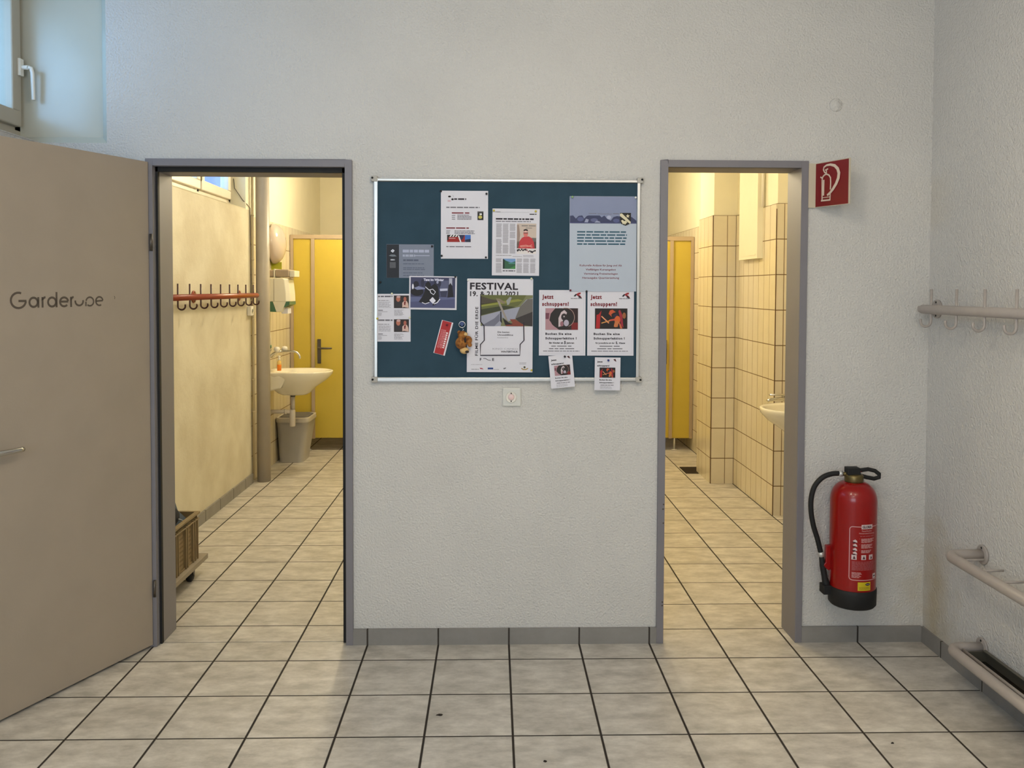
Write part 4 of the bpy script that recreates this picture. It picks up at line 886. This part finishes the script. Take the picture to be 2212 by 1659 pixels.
# floor debris
dm = MB(mat('dried_dirt', (34, 26, 20), .9))
def crumb(x, y, s, lab, k):
    m = MB(dm.mats[0]); random.seed(k); n = 9
    ring = [(x+s*(1.6 if k == 1 else 1)*math.cos(2*math.pi*i/n)*random.uniform(.5, 1.2), y+s*.7*math.sin(2*math.pi*i/n)*random.uniform(.4, 1.2)) for i in range(n)]
    m.loft([[(a, b, .0) for a, b in ring], [(x+(a-x)*.7, y+(b-y)*.7, .004) for a, b in ring]], smooth=False); o = m.build('dirt_crumb', loc=(x, y, 0)); tag(o, lab, 'debris', 'crumbs of dirt on the hall floor')
crumb(-.256, -.455, .009, 'longish black dirt crumb on the floor below the notice board', 1)
crumb(.099, -.760, .006, 'small dark dirt crumb at the bottom edge of the view', 2)
crumb(1.268, -.670, .0055, 'small dark dirt crumb on the floor in front of the extinguisher', 3)
random.seed(11)

# ================================================================ LEFT WASHROOM
# toilet cubicles
def cubicle(name, label, side):
    s = side; Y = 4.53
    t = thing(name, (s*1.6 if s < 0 else 1.5, Y, 0), label, 'toilet cubicle')
    ox = -1.947 if s < 0 else 1.803
    d = lambda v: ox-s*v     # distance from the side wall towards the room
    def bx(m, a, b, y0, y1, z0, z1): m.box(min(d(a), d(b)), max(d(a), d(b)), y0, y1, z0, z1)
    inner = 1.80
    m = MB(post_m)
    bx(m, 0, .030, Y-.012, Y+.03, .112, 2.003); bx(m, .192, .224, Y-.012, Y+.03, .112, 1.966); bx(m, .86, .892, Y-.012, Y+.03, .112, 1.966); bx(m, .03, inner, Y-.012, Y+.03, 1.966, 2.003)
    m.build('frame', t, .002)
    m = MB(yellow); bx(m, .030, .192, Y, Y+.02, .114, 1.966); m.build('side_panel', t)
    m = MB(yellow); bx(m, .892, inner, Y, Y+.02, .114, 1.966); m.build('front_panel', t)
    m = MB(yellow); bx(m, .875, .89, Y+.03, 5.95, .114, 1.966); m.build('partition', t)
    m = MB(yellow); bx(m, .224, .86, Y-.004, Y+.016, .118, 1.960); dr = m.build('door', t, .002)
    m = MB(steel)
    cx = d(.265); m.box(cx-.0165, cx+.0165, Y-.016, Y-.004, .812, 1.040); m.tube([(cx, Y-.012, .957), (cx, Y-.055, .957), (cx-s*.012, Y-.062, .957), (cx-s*.115, Y-.060, .957), (cx-s*.125, Y-.054, .957)], [.009, .009, .0095, .009, .007], n=12)
    m.build('door_handle', dr, .004)
    for v in (.165, 1.0):
        m = MB(alu); m.cyl((d(v), Y+.01, .008), (d(v), Y+.01, .114), .008); m.lathe([(.026, 0), (.024, .008), (.0001, .009)], (d(v), Y+.01, 0), 'Z', n=18); m.build('foot', t)
    return t
cubicle('toilet_cubicle', 'yellow toilet cubicle front at the end of the left washroom', -1)
cubicle('toilet_cubicle', 'yellow toilet cubicle front at the end of the right washroom', 1)

# pipes at the wall end
m = MB(pipe_m); m.tube([(-1.862, 3.265, .0), (-1.862, 3.265, CZ)], .052, n=28); tag(m.build('drain_pipe', loc=(-1.862, 3.265, 0)), 'thick grey vertical pipe standing in front of the washbasin', 'pipe')
m = MB(copper_m); m.tube([(-1.928, 3.222, .02), (-1.928, 3.222, CZ)], .0095, n=12)
for z in (.55, .80, 1.03, 1.27, 1.55, 1.73, 2.07): m.lathe([(.0095, -.006), (.0125, -.005), (.0125, .005), (.0095, .006)], (-1.928, 3.222, z), 'Z', n=12)
o = m.build('water_pipe', loc=(-1.928, 3.222, 0)); tag(o, 'thin cream water pipe with clamps, running beside the thick pipe', 'pipe')
m = MB(steel); m.tube([(-2.022, 3.06, 2.33), (-2.015, 3.06, 2.26), (-1.955, 3.063, 2.17), (-1.931, 3.10, 2.14), (-1.931, 3.17, 2.12), (-1.932, 3.186, 1.7), (-1.932, 3.186, 1.42)], .0028, n=6); tag(m.build('cable', loc=(-1.932, 3.186, 1.42)), 'thin dark cable running from the washroom window down the wall corner', 'cable')
sk = thing('socket', (-1.937, 3.14, 1.30), 'white surface socket under the end of the red-brown coat rack', 'socket')
m = MB(white_pl); m.box(-1.937, -1.905, 3.09, 3.165, 1.300, 1.372); m.build('box', sk, .006)
m = MB(ivory_pl); m.lathe([(.0001, 0), (.016, 0), (.02, .004), (.021, .0)], (-1.905, 3.128, 1.336), 'X', n=20); m.build('cover', sk)

# washbasin helper: basin protruding from a wall in direction s
def basin(name, label, Xw, Yc, Z, s, depth, halfw):
    t = thing(name, (Xw, Yc, Z-.25), label, 'washbasin')
    m = MB(porc); n = 40
    def ring(f, z, dx=0, wsc=None):
        out = []
        w = wsc if wsc else f
        for i in range(n):
            a = 2*math.pi*i/n; u = .5*(1+math.cos(a)); v = math.sin(a)
            x = depth*(.0+u); x = (x-depth*.42)*f+depth*.42+dx if f != 1 else x
            yy = halfw*v*w
            # flatten the back against the wall
            k = max(0, min(1, (x/depth)/.35)); x = max(x, 0.0)
            yy = yy if u > .25 else (halfw*w*math.copysign(1, v)*(abs(v)**.35) if abs(v) > 1e-6 else 0)
            out.append((Xw+s*x, Yc+yy, z))
        return out
    outer = [ring(.36, Z-.20, -depth*.02), ring(.46, Z-.185, -depth*.03), ring(.68, Z-.13, -.03), ring(.88, Z-.075, -.01), ring(.985, Z-.03), ring(1, Z-.012), ring(1, Z-.004), ring(.985, Z)]
    inner = [ring(.90, Z-.001, .012), ring(.86, Z-.010, .015, .80), ring(.74, Z-.055, .02, .70), ring(.50, Z-.10, .01, .48), ring(.10, Z-.118, .0, .10)]
    m.loft(outer+inner); m.build('bowl', t)
    m = MB(porc); m.prism([(Xw, Yc-halfw*.9, Z-.17), (Xw+s*depth*.30, Yc-halfw*.9, Z-.13), (Xw+s*depth*.40, Yc-halfw*.9, Z-.03), (Xw, Yc-halfw*.9, Z-.02)], (0, halfw*1.8, 0)); m.build('apron', t, .012)
    m = MB(black_m)
    for z in (.05, .075): m.lathe([(.0001, -.0012), (.0035, -.0012), (.0035, 0)], (Xw+s*.045, Yc-halfw*.9, Z-z), 'Y', n=8)
    build_each(m, 'fixing_hole', t)
    return t
SX, SY, SZ = -1.95, 3.70, .828
wb = basin('washbasin', 'white washbasin on the tiled wall of the left washroom', SX, SY, SZ, 1, .545, .235)
cxT = -1.735
m = MB(steel); m.lathe([(.026, -.03), (.020, -.05), (.018, -.055)], (cxT, SY, SZ-.165), 'Z', n=20); m.build('waste_collar', wb)
m = MB(pvc); m.cyl((cxT, SY, SZ-.215), (cxT, SY, .50), .0165, n=20); m.lathe([(.022, .36), (.024, .365), (.024, .49), (.019, .50)], (cxT-.005, SY, 0), 'Z', n=22); m.tube([(cxT-.01, SY, .482), (SX+.02, SY, .482)], .0165, n=18); m.lathe([(.03, 0), (.03, .012), (.022, .03), (.018, .032)], (SX, SY, .482), 'X', n=22); m.cyl((cxT-.07, SY, .482), (cxT-.055, SY, .482), .021, n=18); tag(m.build('trap', wb), 'pale plastic bottle trap and waste pipe')
# wall tap above the basin
tp = thing('tap', (SX, SY, .95), 'wall-mounted chrome tap with two white knobs over the left washbasin', 'tap')
m = MB(chrome); m.tube(spline([(SX+.004, SY-.07, .935), (SX+.03, SY-.07, .935), (SX+.07, SY-.02, .975), (SX+.12, SY, .985)], 5), .009, n=12); m.tube(spline([(SX+.004, SY+.07, .935), (SX+.03, SY+.07, .935), (SX+.07, SY+.03, .97), (SX+.12, SY, .985)], 5), .009, n=12)
m.tube(spline([(SX+.10, SY, .980), (SX+.16, SY, .985), (SX+.225, SY, .985), (SX+.265, SY, .960), (SX+.275, SY, .925)], 6), .0095, n=12); m.build('spout', tp)
for dy, dx in ((-.045, .095), (.03, .14)):
    m = MB(white_pl); m.lathe([(.0001, -.022), (.015, -.020), (.024, -.008), (.026, .004), (.020, .018), (.0001, .023)], (SX+dx, SY+dy, 1.005), 'Z', n=20); m.build('knob', tp)
# soap bottle on basin
sb = thing('soap_bottle', (SX+.115, SY-.05, SZ), 'small orange liquid soap bottle standing on the washbasin rim', 'soap bottle')
m = MB(mat('orange_soap', (224, 122, 16), .25)); m.lathe([(.0001, .0), (.017, .001), (.0175, .045), (.017, .052)], (SX+.115, SY-.05, SZ), 'Z', n=18); m.build('bottle', sb)
m = MB(mat('clear_yellow_bottle', (226, 190, 110), .2)); m.lathe([(.017, .052), (.016, .074), (.008, .086), (.007, .090), (.0001, .091)], (SX+.115, SY-.05, SZ), 'Z', n=18); m.build('shoulder', sb)
m = MB(white_pl); m.lathe([(.009, .089), (.010, .100), (.006, .104), (.006, .112), (.012, .118), (.010, .124), (.0001, .126)], (SX+.115, SY-.05, SZ), 'Z', n=14); m.build('pump', sb)
# slim foam dispenser on wall
fd = thing('soap_dispenser', (SX, 3.62, 1.0), 'slim white soap dispenser tube with green nozzle beside the thick pipe', 'soap dispenser')
m = MB(white_pl); m.tube([(SX+.022, 3.60, 1.215), (SX+.035, 3.60, 1.19), (SX+.048, 3.60, 1.045)], [.016, .018, .017], n=16); m.build('tube', fd)
m = MB(green_t); m.lathe([(.018, 0), (.018, .022), (.016, .024)], (SX+.049, 3.60, 1.020), 'Z', n=16); m.build('nozzle', fd)
m = MB(chrome); m.lathe([(.006, -.04), (.014, -.025), (.017, -.008), (.012, 0)], (SX+.049, 3.60, 1.018), 'Z', n=16); m.build('valve', fd)
# paper towel dispenser with curved green-lipped front
td = thing('paper_towel_dispenser', (SX, 3.72, 1.31), 'white paper towel dispenser with green lower corners on the tiled wall', 'towel dispenser')
def sec(z, d0, y0=3.60, y1=3.84): return [(SX, y0, z), (SX+d0-.03, y0, z), (SX+d0, y0+.03, z), (SX+d0, y1-.03, z), (SX+d0-.03, y1, z), (SX, y1, z)]
m = MB(ivory_pl); m.loft([sec(1.40, .215), sec(1.47, .212), sec(1.58, .20), sec(1.592, .185)], smooth=False); m.build('housing', td, .004)
m = MB(ivory_pl); m.prism([(SX+.075, 3.603, 1.402), (SX+.105, 3.603, 1.315), (SX+.150, 3.603, 1.315), (SX+.185, 3.603, 1.402)], (0, .20, 0)); m.build('lower_front', td, .004)
m = MB(green_t); m.prism([(SX+.004, 3.607, 1.3995), (SX+.085, 3.607, 1.3995), (SX+.108, 3.607, 1.315), (SX+.004, 3.607, 1.318)], (0, .19, 0)); m.prism([(SX+.150, 3.607, 1.345), (SX+.178, 3.607, 1.3995), (SX+.212, 3.607, 1.3995), (SX+.212, 3.607, 1.375)], (0, .22, 0)); build_each(m, 'green_corner', td, 'translucent green lower corner')
m = MB(paperm); m.box(SX+.135, SX+.185, 3.66, 3.78, 1.300, 1.345); m.build('paper_towel', td)
m = MB(steel); m.box(SX+.086, SX+.088, 3.5985, 3.6005, 1.402, 1.585); m.build('seam', td)
# grey box on top
gb = thing('paper_roll_box', (SX, 3.72, 1.595), 'low grey box with white front strip lying on the towel dispenser', 'box')
m = MB(mat('warm_grey_plastic', (158, 142, 122), .5)); m.box(SX+.01, SX+.078, 3.62, 3.83, 1.6, 1.660); m.box(SX+.092, SX+.205, 3.62, 3.83, 1.6, 1.664); build_each(m, 'grey_shell', gb, bevel=.012)
m = MB(ivory_pl); m.box(SX+.0785, SX+.0915, 3.625, 3.825, 1.596, 1.668); m.box(SX+.2055, SX+.247, 3.64, 3.82, 1.603, 1.655); build_each(m, 'white_strip', gb, bevel=.004)
m = MB(green_y); m.box(SX+.003, SX+.085, 3.875, 3.878, 1.66, 1.73); m.box(SX, SX+.004, 3.86, 3.90, 1.655, 1.735); tag(m.build('card', loc=(SX, 3.875, 1.66)), 'small yellow-green card on the tiled wall above the dispenser', 'card')
# opal wall lamp (unlit dome)
lt = thing('wall_lamp', (SX, 3.86, 1.88), 'white glossy domed wall lamp above the towel dispenser', 'lamp')
m = MB(mat('opal_glass', (184, 170, 160), .08, spec=.7, coat=.3)); R0, hgt = .172, .10
m.lathe([(R0*math.sin(math.radians(t)), .022+hgt*math.cos(math.radians(t))) for t in range(90, 0, -8)]+[(.0005, .022+hgt)], (SX, 3.86, 1.885), 'X', n=40); m.build('glass_dome', lt)
m = MB(steel); m.lathe([(.0001, 0), (.15, 0), (.155, .022)], (SX, 3.86, 1.885), 'X', n=32); m.build('back_plate', lt)
# hook near tile top
m = MB(ivory_pl); m.box(SX, SX+.022, 3.62, 3.66, 1.985, 2.05); tag(m.build('wall_clip', loc=(SX, 3.64, 1.985)), 'small cream clip at the top of the tiles by the thick pipe', 'clip')
# waste bin
bn = thing('waste_bin', (-1.83, 4.1, 0), 'grey plastic waste bin standing under the left washbasin', 'waste bin')
def rr_(x0, x1, y0, y1, z, r=.03, n=5):
    out = []
    for cx, cy, s0 in ((x1-r, y1-r, 0), (x0+r, y1-r, 90), (x0+r, y0+r, 180), (x1-r, y0+r, 270)): out += [(p[0], p[1], z) for p in ca(cx, cy, r, r, s0, s0+90, n)]
    return out
m = MB(bin_m, bin_d); m.loft([rr_(-1.925, -1.715, 3.97, 4.26, 0, .05), rr_(-1.94, -1.665, 3.94, 4.30, .36, .05)], bin_m, caps=False); m.loft([rr_(-1.925, -1.715, 3.97, 4.26, 0.0, .05), rr_(-1.925, -1.715, 3.97, 4.26, 0.004, .05)], bin_m)
m.loft([rr_(-1.936, -1.669, 3.944, 4.296, .36, .05), rr_(-1.92, -1.72, 3.975, 4.255, .02, .05)], bin_d, caps=False); m.build('body', bn)
m = MB(mat('pale_bin_rim', (176, 170, 158), .5)); 
m.loft([rr_(-1.946, -1.658, 3.932, 4.31, .352, .055), rr_(-1.948, -1.656, 3.93, 4.312, .366, .055), rr_(-1.944, -1.661, 3.936, 4.305, .378, .05), rr_(-1.946, -1.658, 3.932, 4.31, .390, .055), rr_(-1.935, -1.67, 3.946, 4.296, .394, .05), rr_(-1.932, -1.674, 3.95, 4.29, .356, .05)], caps=False); m.build('rim', bn)
m = MB(bin_d); m.loft([rr_(-1.934, -1.672, 3.948, 4.294, .386, .05), rr_(-1.90, -1.70, 4.0, 4.27, .398, .05)]); m.build('flap', bn)

# crate on dolly with dark bag
cr = thing('crate', (-1.76, .76, .108), 'tan slatted plastic crate standing on the wheeled dolly in the left washroom', 'crate')
X0, X1, Y0, Y1, Z0, Z1 = -1.905, -1.612, .44, 1.03, .099, .345
m = MB(crate_m, crate_d)
m.box(X0, X1, Y0, Y1, Z0, Z0+.008)
m.box(X1-.012, X1-.006, Y0, Y1, Z0, Z1-.03, crate_m); m.box(X0, X0+.006, Y0, Y1, Z0, Z1); m.box(X0, X1, Y0, Y0+.006, Z0, Z1)
m.box(X0, X1, Y1-.012, Y1-.006, Z0, Z1); m.build('walls', cr)
m = MB(crate_m); m.box(X1-.012, X1+.010, Y0-.01, Y1+.010, Z1-.012, Z1); m.box(X0-.01, X1-.012, Y1-.010, Y1+.010, Z1-.012, Z1); m.box(X1-.008, X1+.006, Y0, Y1+.006, Z1-.042, Z1-.034)
m.box(X0-.01, X1, Y0-.01, Y0+.01, Z1-.012, Z1); m.box(X0-.012, X0+.006, Y0, Y1, Z1-.012, Z1); m.build('rim', cr, .002)
m = MB(crate_m)
for y in (.46, .56, .61, .72, .745, .85, .875, .955, .985, 1.02): m.box(X1-.006, X1+.005, y-.005, y+.005, Z0, Z1-.03)
for x in (-1.85, -1.78, -1.70, -1.65): m.box(x-.005, x+.005, Y1-.006, Y1+.005, Z0, Z1-.012)
build_each(m, 'rib', cr)
m = MB(crate_d)
for y0_, y1_ in ((.635, .70), (.765, .83), (.89, .94)):
    for z in [Z0+.03+.022*k for k in range(8)]: m.box(X1-.0065, X1-.0045, y0_, y1_, z, z+.009)
m.box(X1-.0065, X1-.0045, .64, .715, Z1-.068, Z1-.044, crate_d); build_each(m, 'slot', cr)
dl = thing('dolly', (-1.76, .76, 0), 'grey wheeled dolly under the tan crate', 'dolly')
m = MB(dolly_m); m.box(-1.93, -1.588, .40, 1.115, .072, .098); m.build('platform', dl, .002)
for x, y in ((-1.64, .955), (-1.64, .52), (-1.87, .955), (-1.87, .52)):
    m = MB(black_m); m.lathe([(.0001, -.016), (.026, -.015), (.034, -.009), (.034, .009), (.026, .015), (.0001, .016)], (x+.012, y, .034), 'X', n=22); w_ = m.build('wheel', dl)
    m = MB(steel); m.prism([(x-.008, y-.022, .074), (x-.008, y+.02, .074), (x-.008, y+.006, .032), (x-.008, y-.006, .032)], (.003, 0, 0)); m.prism([(x+.030, y-.022, .074), (x+.030, y+.02, .074), (x+.030, y+.006, .032), (x+.030, y-.006, .032)], (.003, 0, 0)); m.build('fork', w_)
bg_ = thing('bag', (-1.76, .72, .12), 'dark navy cloth bag with blue-grey flap stuffed in the tan crate', 'bag')
m = MB(navy); random.seed(3)
def lump(cx, cy, cz, rx, ry, rz, n=12):
    rings = []
    for i in range(n+1):
        t_ = math.pi*i/n; rr0 = max(math.sin(t_), .02)
        rings.append([(cx+rx*rr0*math.cos(a)*(1+.10*math.sin(3*a+i)), cy+ry*rr0*math.sin(a)*(1+.1*math.cos(4*a-i)), cz-rz*math.cos(t_)) for a in [2*math.pi*j/16 for j in range(16)]])
    return rings
m.loft(lump(-1.745, .72, .255, .115, .25, .13)); m.loft(lump(-1.72, .80, .355, .075, .17, .085)); m.build('body', bg_)
m = MB(bluegrey); m.loft([[(-1.70, .80, .455), (-1.685, .87, .468), (-1.68, .87, .466), (-1.695, .80, .452)], [(-1.69, .78, .39), (-1.665, .88, .39), (-1.66, .88, .388), (-1.684, .78, .386)], [(-1.675, .80, .345), (-1.64, .93, .335), (-1.634, .93, .333), (-1.668, .80, .34)], [(-1.66, .82, .31), (-1.63, .95, .30), (-1.625, .95, .299), (-1.655, .82, .306)]], smooth=False); m.build('flap', bg_)
m = MB(mat('pale_strap', (150, 158, 166), .6)); m.tube(spline([(-1.70, .76, .43), (-1.675, .78, .395), (-1.655, .84, .36), (-1.635, .88, .335)], 4), .004, n=8); m.build('strap', bg_)

# ================================================================ RIGHT WASHROOM
wr = basin('washbasin', 'white washbasin seen behind the frame of the right doorway', 2.0, 1.42, .835, -1, .53, .235)
tr = thing('tap', (1.62, 1.45, .84), 'chrome single-lever tap on the right washbasin', 'tap')
m = MB(chrome); m.cyl((1.66, 1.48, .81), (1.66, 1.48, .875), .020, n=20); m.tube([(1.66, 1.48, .872), (1.60, 1.465, .880), (1.525, 1.45, .876), (1.515, 1.45, .866)], [.017, .014, .012, .011], n=14, flat=.8); m.build('body', tr)
m = MB(chrome); m.tube([(1.665, 1.48, .885), (1.60, 1.47, .905), (1.53, 1.455, .905)], [.016, .010, .008], n=12, flat=.6); m.build('lever', tr)
m = MB(black_m); m.box(1.553, 1.60, 1.19, 1.205, .826, .842); tag(m.build('clip', loc=(1.575, 1.2, .83)), 'small black clip on the near rim of the right washbasin', 'clip')
# duct box and thin pipe
m = MB(paint_in); m.box(1.766, 1.806, 2.49, 2.93, 1.732, CZ); m.box(1.764, 1.767, 2.53, 2.89, 1.755, 1.765); tag(m.build('duct_cover', loc=(1.786, 2.7, 1.732)), 'cream boxed duct on the tiled wall of the right washroom', 'duct')
m = MB(mat('white_pipe', (228, 222, 208), .35)); m.tube([(1.792, 2.46, 2.085), (1.792, 2.46, CZ)], .010, n=12); tag(m.build('conduit', loc=(1.792, 2.46, 2.085)), 'thin white vertical conduit beside the cream duct', 'pipe')
# floor drain grate
gt = thing('floor_grate', (1.60, 3.63, 0), 'dark rectangular floor drain grate beside the tiled pier', 'grate')
m = MB(mat('dark_drain', (30, 18, 14), .8)); m.box(1.515, 1.62, 3.50, 3.755, .0005, .002); m.box(1.62, 1.75, 3.605, 3.755, .0005, .002); m.build('pit', gt)
m = MB(steel)
for k in range(13): y = 3.508+.02*k; m.box(1.515, 1.622 if y < 3.6 else 1.75, y, y+.005, .002, .005)
build_each(m, 'bar', gt)
